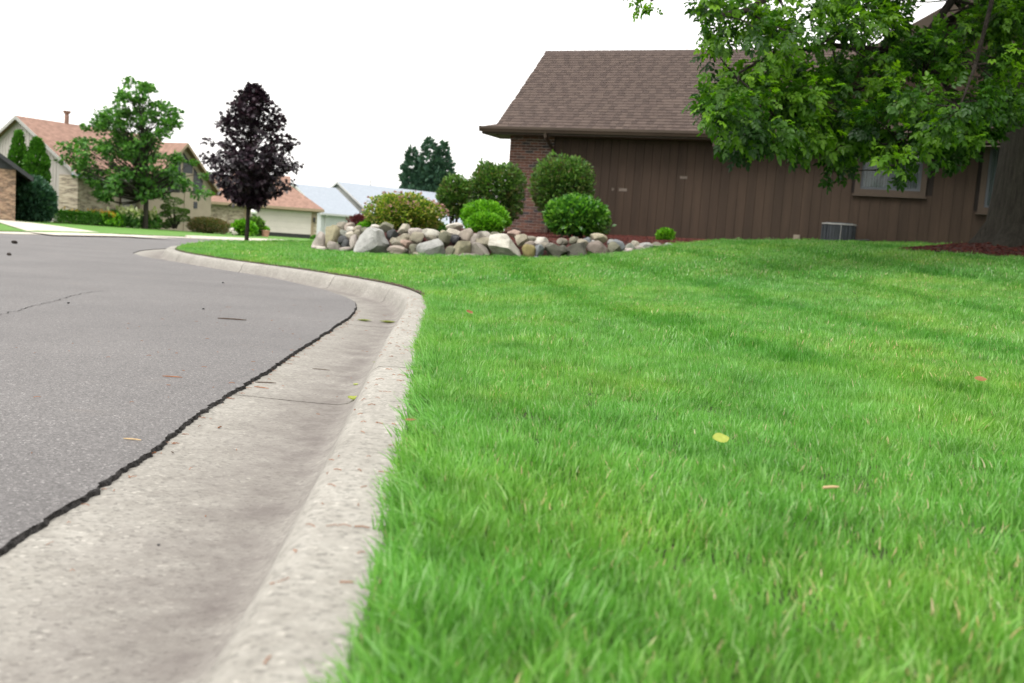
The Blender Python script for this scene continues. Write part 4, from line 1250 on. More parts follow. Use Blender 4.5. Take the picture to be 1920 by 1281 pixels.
# low sprays that show in the picture: (centre x, centre y, half w, half h, how many, distance)
for cx, cy, hx, hy, m, D in ((1218, 10, 16, 6, 1, 9.2), (1345, 20, 30, 22, 4, 9.3), (1400, 40, 50, 36, 7, 9.5), (1345, 85, 22, 24, 3, 9.4), (1480, 70, 60, 60, 10, 9.8), (1570, 60, 60, 60, 9, 10.2), (1650, 60, 40, 55, 5, 10.8),
                             (1420, 150, 50, 40, 7, 9.7), (1348, 212, 34, 22, 9, 9.4), (1372, 258, 32, 24, 8, 9.4), (1365, 165, 26, 20, 4, 9.5), (1440, 215, 60, 40, 14, 9.7), (1440, 262, 34, 20, 4, 9.7), (1490, 268, 26, 22, 4, 9.8), (1530, 170, 60, 50, 10, 10.1), (1530, 230, 50, 28, 8, 10.2), (1620, 160, 60, 60, 10, 10.5),
                             (1610, 235, 46, 44, 10, 10.3), (1582, 300, 16, 26, 3, 10.0), (1655, 255, 46, 30, 8, 10.0), (1690, 310, 26, 24, 3, 9.8), (1755, 275, 40, 24, 6, 9.8), (1785, 298, 22, 8, 2, 9.8), (1720, 215, 60, 40, 10, 9.9), (1710, 140, 50, 50, 7, 10.6),
                             (1800, 235, 40, 34, 8, 9.8), (1800, 160, 60, 46, 7, 10.0), (1860, 120, 50, 50, 5, 10.2), (1880, 40, 40, 40, 3, 10.6), (1845, 250, 20, 20, 2, 10.2), (1900, 190, 30, 40, 4, 10.2), (1850, 190, 30, 30, 4, 9.8), (1780, 75, 40, 26, 3, 11.0), (1690, 25, 45, 34, 6, 11.0), (1770, 115, 45, 26, 6, 10.6), (1885, 70, 36, 60, 9, 10.6), (1850, 20, 30, 24, 4, 11.0), (1600, 15, 60, 24, 5, 10.6)):
    for _ in range(m):
        a, rr = rng.uniform(0, 6.28), math.sqrt(rng.random())
        CLU.append((rel(at(cx + hx * rr * math.cos(a), cy - 10 + hy * rr * math.sin(a), D + rng.normal(0, .42))), .16, 32))
# the rest of the crown, overhead and beyond the frame
tries = 0
while tries < 9000 and len(CLU) < 900:
    tries += 1
    u = unit(1)[0] * rng.uniform(.45, 1) ** .5
    q = np.array([6.9, 12.6, 6.6]) + u * np.array([5.6, 5.2, 4.6])
    # keep the opening under the crown that the picture shows
    if q[1] > 0.5:
        d = q - np.array([0, 0, H])
        yy = d[1] * cp - d[2] * sp
        up_ = d[1] * sp + d[2] * cp
        py = 640.5 - FPX * (up_ * cr - d[0] * sr) / yy
        px = 960 + FPX * (d[0] * cr + up_ * sr) / yy
        if py > -55 and px < 1935:
            continue
    if q[2] < 2.3:
        continue
    CLU.append((rel(q), .42, 26))
P, Dr, Sz, Tn = [], [], [], []
for c, rad, m in CLU:
    j = int(np.argmin(np.linalg.norm(LP - c, axis=1)))
    s = LP[j]
    limb(bl, s, c, .011 if rad < .2 else .02, .003, .06, 4, 4)
    m = int(m * rng.uniform(.7, 1.3))
    q = unit(m) * (rng.random(m) ** .5)[:, None] * rad
    o_ = c - s
    o_ = o_ / (np.linalg.norm(o_) + 1e-6)
    Tn.append(rng.beta(1.6, 1.9) * .8 + rng.normal(.06, .14, m))
    P.append(c + q)
    Dr.append(q / rad * .7 + o_ * .6 + rng.normal(0, .4, q.shape) + np.array([0, 0, -.45]))
    Sz.append(np.full(m, .112 if rad < .2 else .26) * rng.uniform(.7, 1.15, m))
bl.build('branches', M['bark'], ash)
P, Dr, Sz = np.vstack(P), np.vstack(Dr), np.concatenate(Sz)
scatter('crown', P, Dr, Sz, ASH, LM['ash'], ash, .5, np.clip(np.concatenate(Tn), 0, 1))

# far conifer behind the roofs
cb = at(801, 440, 125.0)
con = empty('conifer', (cb[0], cb[1], -.9), label='dark bluish conifer clump with three spires behind the pale roofs', cat='tree')
P, Dr = [], []
k125 = 125.0 / FPX
for cx, tip, bw, w_ in ((772, 278, 420, 19), (806, 262, 420, 27), (832, 268, 420, 18), (790, 310, 420, 34), (815, 305, 420, 32)):
    a0, a1 = at(cx, tip, 125.0), at(cx, 430, 125.0)
    for _ in range(2600):
        t = rng.random() ** .75
        z = a0[2] + (a1[2] - a0[2]) * t
        r_ = w_ * k125 * min(1, (t * 2.6) ** .7 + .06) * (1 + .22 * math.sin(z * 4 + cx)) * math.sqrt(rng.uniform(.35, 1))
        a = rng.uniform(0, 6.28)
        P.append((a0[0] + (a1[0] - a0[0]) * t + r_ * math.cos(a) - cb[0], r_ * math.sin(a), z + .9))
        Dr.append((math.cos(a), math.sin(a), .8))
scatter('crown', np.array(P), np.array(Dr) + rng.normal(0, .4, (len(P), 3)), .62 * rng.uniform(.6, 1.2, len(P)), KITE, LM['conif'], con, .8)
MB().tube([(0, 0, -.5), (0, 0, 5), (0, 0, 10)], [.3, .2, .05], 8).build('trunk', M['bark'], con)

# ------------------------------------------------------------------ houses across the street
def roofmat(name, c, v=.14):
    return mat(name, c, .92, v, 3.5, 26, .5, .15, 0, None, .03)
M['rust'] = roofmat('rust_shingles', (.245, .152, .118), .25)
M['paleroof'] = roofmat('pale_grey_shingles', (.285, .315, .355), .06)
M['blackroof'] = roofmat('black_shingles', (.05, .05, .055), .15)
M['clap'] = mat('dark_clapboard', (.042, .044, .05), .7, .1, 2, 30, .2)
M['beige'] = mat('beige_siding', (.33, .302, .285), .8, .07, 1.5, 30, .15)
M['tan'] = mat('tan_stucco', (.34, .285, .22), .85, .08, 1.5, 30, .2)
M['tantrim'] = mat('tan_trim', (.27, .21, .14), .7, .07)
M['greytrim'] = mat('grey_trim', (.30, .29, .28), .7, .07)
M['white'] = mat('white_siding', (.40, .41, .42), .75, .05, 1.5, 30, .1)
M['whitetrim'] = mat('white_trim', (.42, .42, .42), .7, .05)
M['greywall'] = mat('pale_grey_siding', (.25, .248, .24), .75, .05, 1.5, 30, .1)
M['door'] = mat('garage_door', (.52, .47, .44), .65, .05, 1.5, 20, .1)
M['pbrick'] = brick_mat('pale_brick', [(.13, .098, .072), (.33, .27, .205), (.46, .395, .31)], (.38, .33, .26))
M['rbrick'] = brick_mat('red_brick', [(.10, .052, .036), (.25, .135, .088), (.40, .25, .17)], (.32, .25, .20))
M['darkglass'] = M['glass']
def block(root, o, ang, L, Wd, eh, rh, wallm, roofm, trimm, over=.45, rake=.35, gablem=None, hip1=0.0, grooves=None, gx=None):
    """gabled block: x along the ridge (L), y across (Wd); origin o at the near corner, in root's frame"""
    ca, sa = math.cos(ang), math.sin(ang)
    def T(p):
        return (o[0] + p[0] * ca - p[1] * sa, o[1] + p[0] * sa + p[1] * ca, o[2] + p[2])
    def put(b, name, m):
        b.V = [T(v) for v in b.V]
        return b.build(name, m, root)
    put(MB().box(0, L, 0, Wd, -.5, eh), 'wall', wallm)
    hy = Wd / 2
    gm = gablem or wallm
    put(MB().prism([(0.0, 0, eh), (0.0, Wd, eh), (0.0, hy, rh)], (.15, 0, 0)), 'gable', gm)
    if not hip1:
        put(MB().prism([(L - .15, 0, eh), (L - .15, Wd, eh), (L - .15, hy, rh)], (.15, 0, 0)), 'gable', gm)
    sl = (rh - eh) / hy
    ze, t = eh - over * sl, .12
    x1 = L + rake if not hip1 else L + over
    xr = x1 if not hip1 else L - hip1
    r_ = MB()
    r_.prism([(-rake, -over, ze), (x1, -over, ze), (xr, hy, rh), (-rake, hy, rh)], (0, 0, t))
    r_.prism([(-rake, Wd + over, ze), (x1, Wd + over, ze), (xr, hy, rh), (-rake, hy, rh)], (0, 0, t))
    if hip1:
        r_.prism([(x1, -over, ze), (x1, Wd + over, ze), (xr, hy, rh)], (0, 0, t))
    put(r_, 'roof', roofm)
    f = MB()
    f.box(-rake, x1, -over - .03, -over, ze - .08, ze + t)
    put(f, 'eave_board', trimm)
    for s_n in (0, 1):
        e = MB().prism([(-rake - .03, -over if not s_n else Wd + over, ze - .1), (-rake - .03, hy, rh - .1), (-rake - .03, hy, rh + t), (-rake - .03, -over if not s_n else Wd + over, ze + t)], (.03, 0, 0))
        put(e, 'rake_board', trimm)
    if hip1:
        put(MB().box(x1, x1 + .03, -over, Wd + over, ze - .08, ze + t), 'eave_board', trimm)
    if grooves:                                           # vertical battens on the near gable wall
        face, st, y0, y1 = grooves
        y = y0
        while y < y1:
            top = eh + sl * (hy - abs(y - hy)) - .25
            if face == 'gable':
                put(MB().box(-.025, .0, y, y + .05, -.3, top), 'batten', wallm)
            else:
                put(MB().box(y, y + .05, -.025, 0, -.3, eh - .1), 'batten', wallm)
            y += st
    return put, T
# house with the black roof, far left
oA = at(28, 411, 48.0)
hA = empty('house', (oA[0], oA[1], oA[2]), label='house with black gable roof and reddish brick wall at the far left edge', cat='house')
putA, TA = block(hA, (0, 0, 0), R(120), 9, 10, 2.45, 2.45 + 5 * .70, M['rbrick'], M['blackroof'], M['blackroof'], .72, .4, M['clap'])
b_ = MB()
for i in range(16):
    z = 2.44 + i * .2
    w_ = 5 - (z + .2 - 2.45) / .70
    if w_ > .2:
        b_.prism([(-.04, 5 - w_, z), (-.04, 5 + w_, z), (-.015, 5 + w_, z + .2), (-.015, 5 - w_, z + .2)], (.04, 0, 0))
putA(b_, 'clapboards', M['clap'])['kind'] = 'stuff'
putA(MB().box(-.03, 0.02, .0, 10, 2.34, 2.5), 'band_board', M['blackroof'])
putA(MB().box(-.06, 0, 1.05, 1.2, 1.35, 1.75), 'wall_lamp', M['blackmetal'])

# long beige house
oB = at(145, 409, 60.0)
hB = empty('house', (oB[0], oB[1], oB[2] - .05), label='long beige house with rust coloured shingle roof behind the green tree', cat='house')
putB, TB = block(hB, (0, 0, 0), R(60), 10, 11.4, 2.75, 5.95, M['beige'], M['rust'], M['greytrim'], .45, .35, None, 0, ('gable', .3, 2.1, 11))
putB(MB().box(-.04, .02, -.03, 1.75, -.4, 2.6).box(.02, 2.9, -.04, -.0, -.4, 2.55), 'brick_facing', M['pbrick'])
putB(MB().box(-.05, -.02, 3.7, 4.25, .9, 2.0), 'window_frame', M['tantrim'])
putB(MB().box(-.06, -.051, 3.8, 4.15, 1.0, 1.9), 'window_pane', M['glass'])
putB(MB().box(2.9, 3.05, -.06, 0, -.4, 2.6), 'porch_post', M['twig'])
putB(MB().box(-.37, -.2, -.55, .1, 2.46, 2.72), 'flashing', mat('blue_flashing', (.30, .42, .55), .6, .05))
for px in (116,):
    putB(MB().tube([(3.2, 5.7, 5.9), (3.2, 5.7, 6.75)], .14, 10).tube([(3.2, 5.7, 6.7), (3.2, 5.7, 6.85)], [.2, .26], 10), 'flue', M['rust'])
oW = np.array([-20.9, 67.6, oB[2] - .05]) - np.array([oB[0], oB[1], oB[2] - .05])
putW, TW_ = block(hB, tuple(oW), R(150), 7.0, 5.2, 2.6, 5.2, M['tan'], M['rust'], M['tantrim'], .4, .5)
b_ = []
for y0, y1, z0, z1 in ((-5.9, -4.9, 2.2, 3.3), (-4.75, -3.75, 2.2, 3.9), (-3.1, -2.1, 2.2, 3.9)):
    pass
# the wing's gable glazing (its face is local x = 0, across y = 0..7)
for ya, yb, z0, za, zb in ((.5, 1.4, 2.1, 2.75, 3.7), (1.5, 2.5, 2.1, 3.8, 4.7), (2.7, 3.5, 2.1, 4.7, 3.9), (3.6, 4.4, 2.1, 3.8, 3.0)):
    w_ = putW(MB().prism([(-.03, -ya + 5.2, z0), (-.03, -yb + 5.2, z0), (-.03, -yb + 5.2, zb), (-.03, -ya + 5.2, za)], (.02, 0, 0)), 'window', M['glass'])
putW(MB().box(-.05, .0, 1.7, 2.3, -.4, 3.4), 'pilaster', M['tan'])
putW(MB().box(-.03, 0, 1.2, 1.5, 1.15, 1.6), 'window', M['glass'])

# house with the garage, right of the purple tree
oC = at(345, 438, 76.0)
eC = at(592, 448, 78.5)
angC = math.atan2(eC[1] - oC[1], eC[0] - oC[0])
LC = float(np.hypot(*(eC - oC)[:2]))
hC = empty('house', (oC[0], oC[1], -.62), label='pale brick house with rust hip roof and double garage door half hidden by purple tree', cat='house')
putC, TC = block(hC, (0, 0, 0), angC, LC, 8.0, 2.5, 4.45, M['pbrick'], M['rust'], M['tantrim'], .5, .2, M['tan'], 2.6)
gx1 = LC - .42
gx0 = gx1 - 4.6
putC(MB().box(gx0 - .5, LC + .02, -.03, .0, 2.12, 2.5).box(gx0 - .5, gx0, -.03, 0, -.4, 2.12).box(gx1, LC - .2, -.03, 0, -.4, 2.12), 'garage_surround', M['tantrim'])
for i in range(4):
    putC(MB().box(gx0, gx1, -.022 + .0, .01, .36 + i * .44, .36 + i * .44 + .432), 'garage_door_panel', M['door'])
putC(MB().box(gx0, gx1, -.006, .02, -.4, .355), 'gap_shade_panel', M['blackmetal'])  # black slab: the shade below the raised door put into its colour
putC(MB().box(LC - .28, LC - .12, -.16, -.02, 1.35, 1.7), 'wall_lamp', M['blackmetal'])
block(hC, TC((LC * .36, 2.2, .1)), angC + R(0), 4.0, 5.5, 2.9, 4.75, M['tan'], M['rust'], M['tantrim'], .3, .3)
putC(MB().box(LC - .12, LC + .03, -.02, 3.9, -.4, 2.45), 'brick_return', M['pbrick'])

# pale house with grey-white roofs beyond
oD = at(600, 450, 100.0)
hD = empty('house', (oD[0], oD[1], -.85), label='white house with pale grey gable roofs in the distance behind the boulder wall', cat='house')
putD, TD = block(hD, (0, 0, 0), R(50), 4.85, 8.5, 2.75, 5.3, M['white'], M['paleroof'], M['whitetrim'], .45, .35, M['greywall'])
putD(MB().tube([(.35, -.45, 2.4), (.5, -.3, 2.25), (.5, -.06, 2.1), (.5, -.06, -.2)], .06, 6), 'downspout', M['whitetrim'])
o2 = at(694, 450, 107.0)
putE, TE = block(hD, (o2[0] - oD[0], o2[1] - oD[1], 0), R(50), 15, 11, 3.0, 6.15, M['greywall'], M['paleroof'], M['whitetrim'], .45, .35)
putE(MB().box(-.05, 0, 5.2, 5.8, 4.6, 5.4), 'gable_vent', M['greytrim'])
putE(MB().tube([(4.5, 5.5, 6.1), (4.5, 5.5, 7.0)], .05, 6), 'vent_pipe', M['blackmetal'])
o3 = at(735, 450, 112.0)
block(hD, (o3[0] - oD[0], o3[1] - oD[1], 0), R(2), 8.0, 7, 2.4, 5.05, M['white'], M['paleroof'], M['whitetrim'], .45, .3)

# ------------------------------------------------------------------ planting and fittings across the street
def cone_shrub(name, box, D, mat_, label, n, leaf, gz):
    p, rx, rz = boxw(*box, D)
    root = empty(name, (p[0], p[1], gz), label=label, cat='evergreen')
    h_ = p[2] + rz - gz
    t = rng.random(n) ** .8
    r_ = rx * np.minimum(1, (t * 3.2) ** .62) * (.9 + .1 * np.sin(t * 30)) * (1 - .25 * rng.random(n) ** 2)
    r_ *= np.where(t > .85, 1 - (t - .85) * 1.6, 1)
    a = rng.uniform(0, 6.28, n)
    P = np.c_[r_ * np.cos(a), r_ * np.sin(a), h_ * (1 - t)]
    scatter('foliage', P, np.c_[np.cos(a) * .6, np.sin(a) * .6, np.ones(n)] + rng.normal(0, .3, (n, 3)), leaf * rng.uniform(.6, 1.2, n), KITE, mat_, root, .8)
    MB().tube([(0, 0, -.1), (0, 0, h_ * .5), (0, 0, h_ * .95)], [.1, .06, .01], 6).build('trunk', M['bark'], root)
    return root
cone_shrub('arborvitae', (19, 249, 48, 412), 57.0, LM['arbor'], 'pointed arborvitae, the left one, behind the black roofed house', 3500, .26, -.4)
cone_shrub('arborvitae', (47, 264, 90, 412), 56.0, LM['arbor'], 'wider arborvitae against the beige gable wall', 5000, .26, -.4)
wp_ = shrub('weeping_evergreen', (18, 337, 99, 418), 52.0, LM['blue'], 'weeping dark blue green evergreen mound left of the beige house', 'evergreen', 7000, .24, 21, KITE, .9, ground=-.45, amp=.08)
# clipped hedge with lilies
hg0, hg1 = at(100, 421, 55.0), at(232, 423, 57.0)
hz_ = (fz(hg0[0], hg0[1]) + fz(hg1[0], hg1[1])) / 2
hed = empty('hedge', (*((hg0 + hg1) / 2)[:2], hz_), math.atan2(hg1[1] - hg0[1], hg1[0] - hg0[0]), label='low clipped green hedge along the beige house', cat='hedge')
Lh = float(np.hypot(*(hg1 - hg0)[:2])) / 2
n = 6000
P = rng.uniform((-Lh, -.35, 0), (Lh, .35, .62), (n, 3))
P[:, 2] = np.where(rng.random(n) < .45, .62 + rng.normal(0, .03, n), P[:, 2])
P[:, 1] = np.where(rng.random(n) < .45, -.35 + rng.normal(0, .03, n), P[:, 1])
scatter('foliage', P, rng.normal(0, 1, (n, 3)) + (0, -.4, .6), .10 * rng.uniform(.6, 1.2, n), KITE, LM['arbor'], hed, .8)
MB().box(-Lh * .98, Lh * .98, -.2, .2, -.1, .1).build('stems', M['twig'], hed)
def flowers(name, x0, x1, y0, D, hgt, fm, lm, label, cat, n_, size, leafn=900):
    a_, b_ = at(x0, y0, D), at(x1, y0 + (x1 - x0) * .02, D)
    z = fz((a_[0] + b_[0]) / 2, D)
    root = empty(name, ((a_[0] + b_[0]) / 2, D, z), label=label, cat=cat)
    hwid = (b_[0] - a_[0]) / 2
    P = np.c_[rng.uniform(-hwid, hwid, leafn), rng.normal(0, .25, leafn), rng.uniform(.0, hgt * .85, leafn)]
    scatter('leaves', P, rng.normal(0, .5, (leafn, 3)) + (0, 0, 1), .22 * rng.uniform(.6, 1.2, leafn), KITE, lm, root, .8, kind='stuff')
    c = np.c_[rng.uniform(-hwid, hwid, n_), rng.normal(-.1, .25, n_), rng.uniform(hgt * .7, hgt * 1.05, n_)]
    c = np.repeat(c, 7, 0) + rng.normal(0, size * .35, (n_ * 7, 3))
    scatter('blooms', c, rng.normal(0, .6, c.shape) + (0, -.3, .6), size * rng.uniform(.6, 1.1, len(c)), OVAL, fm, root, .8, kind='stuff')
flowers('lily_bed', 112, 206, 410, 57.8, .85, LM['yellow'], LM['arbor'], 'orange and yellow day lilies behind the clipped hedge', 'flowers', 26, .12)
flowers('lily_bed', 190, 228, 420, 56.5, .75, LM['yellow'], LM['lime'], 'dense yellow lily clump at the right end of the hedge', 'flowers', 26, .13, 500)
flowers('hydrangea', 206, 262, 421, 57.6, 1.0, LM['white'], LM['maple'], 'pale hydrangea bush left of the green tree trunk', 'flowers', 30, .24, 900)
flowers('hydrangea', 258, 300, 424, 58.8, .95, LM['white'], LM['maple'], 'pale hydrangea bush right of the green tree trunk', 'flowers', 20, .24, 700)
# cloud pruned pine
cpn = at(328, 428, 60.0)
top_ = empty('topiary_pine', (cpn[0], cpn[1], cpn[2]), label='cloud pruned pine with stacked foliage pads before the tan wing', cat='evergreen')
b_ = MB()
padsP, padsD = [], []
for (cx, cy, hx, hy) in ((325, 378, 18, 7), (311, 389, 9, 5), (327, 395, 14, 6), (345, 397, 10, 5), (310, 402, 9, 5), (342, 410, 14, 6), (324, 416, 12, 6), (311, 423, 9, 5)):
    c = at(cx, cy, 60.0 + rng.uniform(-.5, .3)) - cpn
    rx, rz = hx / FPX * 60, hy / FPX * 60
    u = unit(800)
    padsP.append(c + u * np.array([rx, rx, rz]) * (1 - .2 * rng.random(800))[:, None])
    padsD.append(u + (0, 0, .9))
    b_.tube([(c[0] * .1, c[1] * .1, 0), (c[0] * .5, c[1] * .5, c[2] * .6), c], [.07, .05, .02], 6)
b_.build('branches', M['bark'], top_)
scatter('foliage_pads', np.vstack(padsP), np.vstack(padsD) + rng.normal(0, .3, (len(padsP) * 800, 3)), .09 * rng.uniform(.6, 1.2, len(padsP) * 800), KITE, LM['pad'], top_, .8)
shrub('bronze_shrub', (352, 407, 428, 440), 60.0, LM['bronze'], 'wide bronze tipped green shrub left of the purple tree trunk', 'shrub', 4500, .09, 31, ground=-.55, amp=.1)
for px0, px1, y0, y1, lab in ((428, 438, 427, 438, 'upright pale stone beside the bronze tipped shrub'), (434, 447, 433, 441, 'flat pale stone lying beside the bronze tipped shrub')):
    p, rx, rz = boxw(px0, y0, px1, y1, 58.0)
    tag(mesh_obj('garden_stone', stone_shape(int(px0), 1) * np.array([rx, rx, rz]) + p, IF, SM['wh'], None, True), lab, 'stone')
shrub('ornamental_grass', (440, 420, 476, 440), 61.0, LM['lime'], 'soft green ornamental grass left of the lamp post', 'plant', 1500, .3, 33, KITE, ground=-.5, amp=.2, shell=.8)
shrub('ornamental_grass', (466, 412, 490, 440), 66.0, LM['pad'], 'taller grey green ornamental grass behind the lamp post', 'plant', 1300, .3, 34, KITE, ground=-.55, amp=.2, shell=.8)
shrub('low_plant', (583, 442, 600, 452), 74.0, LM['deep'], 'small green plant at the garage corner', 'plant', 400, .12, 35, ground=-.65)
lp = at(474, 440, 68.0)
lamp = empty('lamp_post', (lp[0], lp[1], -.6), label='black lamp post with white globe in front of the pale brick wall', cat='lamp post')
gz1 = at(475, 397, 68.0)[2] + .6
MB().tube([(0, 0, 0), (0, 0, .25), (0, 0, .3), (0, 0, gz1 - .22)], [.07, .07, .045, .04], 10).build('post', M['blackmetal'], lamp)
MB().tube([(0, 0, gz1 - .28), (0, 0, gz1 - .17)], [.06, .12], 12).build('collar', M['blackmetal'], lamp)
gv = IV * .2 + (0, 0, gz1)
M['globe'] = mat('white_globe', (.85, .85, .83), .3, .02, 2, 20, 0)
mesh_obj('globe', gv, IF, M['globe'], lamp, True)
pp_ = at(497, 446, 66.0)
pot = empty('planter', (pp_[0], pp_[1], pp_[2]), label='pink terracotta planter with green plant left of the garage door', cat='planter')
M['terra'] = mat('terracotta', (.46, .24, .18), .8, .1)
MB().tube([(0, 0, 0), (0, 0, .42), (0, 0, .42), (0, 0, .5)], [.19, .27, .3, .3], 14).build('pot', M['terra'], pot)
u = unit(350)
scatter('foliage', np.array([0, 0, .55]) + u * np.array([.22, .22, .16]), u + (0, 0, .6), .1 * rng.uniform(.6, 1.2, 350), OVAL, LM['lime'], pot, .7)

# ------------------------------------------------------------------ grass
TUF = bpy.data.collections.new('tufts')
def tuft(i, nb, rad, h, w, segs, lean, straw):  # one clump of blades
    r = np.random.default_rng(900 + i)
    V, F, rn = [], [], []
    for k in range(nb):
        a, rr = r.uniform(0, 6.28), rad * math.sqrt(r.random())
        bx_, by_ = rr * math.cos(a), rr * math.sin(a)
        az_ = r.uniform(0, 6.28)
        ln = min(abs(r.normal(0, lean)) + .08, .85)
        hh_ = h * r.uniform(.55, 1.12)
        ww = w * r.uniform(.7, 1.25)
        fx, fy = math.cos(az_), math.sin(az_)
        ph = r.uniform(0, 6.28)
        sx, sy = math.cos(ph), math.sin(ph)
        c = 1.0 if r.random() < straw else r.beta(2.0, 2.4) * .86
        if c == 1.0:
            hh_ *= .7
        n_ = len(V)
        for s in range(segs + 1):
            t = s / segs
            out = hh_ * ln * .75 * t ** 1.7
            z = hh_ * t * math.sqrt(max(1 - (ln * t) ** 2 * .45, .2))
            wd = ww * (1 - t ** 2.2) * .5
            cx_, cy_ = bx_ + fx * out, by_ + fy * out
            if s < segs:
                V += [(cx_ - sx * wd, cy_ - sy * wd, z), (cx_ + sx * wd, cy_ + sy * wd, z)]
            else:
                V.append((cx_, cy_, z))
        for s in range(segs - 1):
            F.append((n_ + 2 * s, n_ + 2 * s + 1, n_ + 2 * s + 3, n_ + 2 * s + 2))
            rn.append(c)
        F.append((n_ + 2 * segs - 2, n_ + 2 * segs - 1, n_ + 2 * segs))
        rn.append(c)
    me = bpy.data.meshes.new('tuft')
    me.from_pydata(V, [], F)
    at_ = me.attributes.new('rnd', 'FLOAT', 'FACE')
    at_.data.foreach_set('value', np.array(rn, np.float32))
    me.materials.append(M['grass'])
    o = bpy.data.objects.new('tuft_%02d' % i, me)
    TUF.objects.link(o)
NEAR, MID, FARN = 6, 4, 4
for i in range(NEAR):
    tuft(i, 130, .070, .031, .0021, 4, .45, .06)
for i in range(MID):
    tuft(NEAR + i, 110, .10, .033, .0029, 3, .45, .06)
for i in range(FARN):
    tuft(NEAR + MID + i, 80, .17, .038, .0065, 2, .45, .05)
EDGE0 = NEAR + MID + FARN
for i in range(4):
    tuft(EDGE0 + i, 30, .024, .043, .0024, 4, .5, .06)
def in_lot(p):
    return inside(p, LOT)
def visible_wedge(p, margin=.16):
    return (p[:, 1] > .3) & (np.abs(p[:, 0]) < (p[:, 1] * (.53 + margin) + .7))
kdense = kfine[(kfine[:, 1] < 45)][::3]
pts, idx, scl = [], [], []
def sow(x0, x1, y0, y1, dens, i0, n_i, s0, s1):
    m = int((x1 - x0) * (y1 - y0) * dens)
    p = rng.uniform((x0, y0), (x1, y1), (m, 2))
    p = p[in_lot(p) & visible_wedge(p)]
    dk = np.concatenate([np.min(np.linalg.norm(c_[:, None] - kdense[None], axis=2), axis=1) for c_ in np.array_split(p, max(len(p) // 1500, 1))])
    p = p[dk > (.085 if i0 == 0 else .11 if i0 == NEAR else .17)]
    p = p[~inside(p, BED) & ~inside(p, ring) & ~inside(p, ringp)]
    pts.append(p)
    idx.append(rng.integers(i0, i0 + n_i, len(p)))
    scl.append(rng.uniform(s0, s1, len(p)))
sow(-.6, 4.5, .4, 4.2, 380, 0, NEAR, .8, 1.25)
sow(-1.2, 8, 4.2, 9.0, 210, NEAR, MID, .85, 1.25)
sow(-8, 15, 9.0, 20.5, 105, NEAR + MID, FARN, .8, 1.2)
sow(-9, 0, 20.5, 42, 45, NEAR + MID, FARN, 1.0, 1.5)
# shaggier, uncut fringe leaning over the kerb
fr, fi, fs, fa = [], [], [], []
for k in range(len(kpath)):
    if .3 < kpath[k, 1] < 24:
        for _ in range(36 if kpath[k, 1] < 2 else 24 if kpath[k, 1] < 9 else 16):
            t_ = rng.uniform(-.06, .06)
            d_ = -rng.uniform(.0, .13 if kpath[k, 1] < 9 else .22) ** (1.0) - .014
            if kpath[k, 1] > 7.5:
                d_ -= .045
            tn = kpath[min(k + 1, len(kpath) - 1)] - kpath[k - 1]
            tn /= np.linalg.norm(tn)
            fr.append(kpath[k] + tn * t_ + np.array([-tn[1], tn[0]]) * d_)
            fa.append((math.atan2(tn[1], tn[0]), (abs(rng.normal(.5, .28)) if kpath[k, 1] < 7.5 else .1) if d_ > -.06 else .2))
            fi.append(rng.integers(EDGE0, EDGE0 + 4))
            fs.append((rng.uniform(.8, 1.6) if d_ > -.06 else rng.uniform(.65, 1.05)) * (1 if kpath[k, 1] < 9 else 1.2))
pts.append(np.array(fr)); idx.append(np.array(fi)); scl.append(np.array(fs))
pts, idx, scl = np.vstack(pts), np.concatenate(idx), np.concatenate(scl)
z = lot_z(pts) - .008
ne = len(fr)
z[-ne:] = np.maximum(z[-ne:], plane_z(pts[-ne:]) + .110)
q = pts[:, 0] - (6.8 / np.clip(pts[:, 1], 2.2, 40) - .46) + .05 * np.sin(pts[:, 1] * 2.1)   # curved mower passes, blades lying two ways
ph = np.mod(q + .63, 1.27) - .63
stripe = np.where(np.mod(q, 2.54) > 1.27, 1, -1)
tone = np.clip(1.25 - np.abs(ph) / .17, 0, 1) * np.clip((pts[:, 1] - 2.4) / 1.5, 0, 1) * np.where(q > -.5, 1, 0)
tone = tone * (.75 + .5 * rng.random(len(pts)))
tone[pts[:, 1] > 20] = .3 * rng.random((pts[:, 1] > 20).sum())
bald = (np.sin(pts[:, 0] * 1.9 + 1.3 * np.sin(pts[:, 1] * .8)) * np.sin(pts[:, 1] * 1.5 + pts[:, 0] * .6))
scl = scl * (1 + .12 * bald + .12 * tone)
rot = np.c_[stripe * .16 * .94 + rng.normal(0, .10, len(pts)), stripe * -.05 + rng.normal(0, .10, len(pts)), rng.uniform(0, 6.28, len(pts))]
fa = np.array(fa)                                         # the fringe leans out over the kerb
rot[-ne:] = np.c_[-fa[:, 1] + rng.normal(0, .22, ne), rng.normal(0, .2, ne), fa[:, 0] + rng.normal(0, .25, ne)]
tone[-ne:] *= .4
me = bpy.data.meshes.new('grass')
me.vertices.add(len(pts))
me.vertices.foreach_set('co', np.c_[pts, z].astype(np.float32).ravel())
a = me.attributes.new('rot', 'FLOAT_VECTOR', 'POINT'); a.data.foreach_set('vector', rot.astype(np.float32).ravel())
a = me.attributes.new('scl', 'FLOAT', 'POINT'); a.data.foreach_set('value', scl.astype(np.float32))
a = me.attributes.new('tone', 'FLOAT', 'POINT'); a.data.foreach_set('value', tone.astype(np.float32))
a = me.attributes.new('idx', 'INT', 'POINT'); a.data.foreach_set('value', idx.astype(np.int32))
gro = bpy.data.objects.new('grass', me)
C.objects.link(gro)
tag(gro, 'freshly mown bright green lawn grass on the corner lot', 'grass', kind='stuff')
ng = bpy.data.node_groups.new('grass', 'GeometryNodeTree')
ng.interface.new_socket('Geometry', in_out='INPUT', socket_type='NodeSocketGeometry')
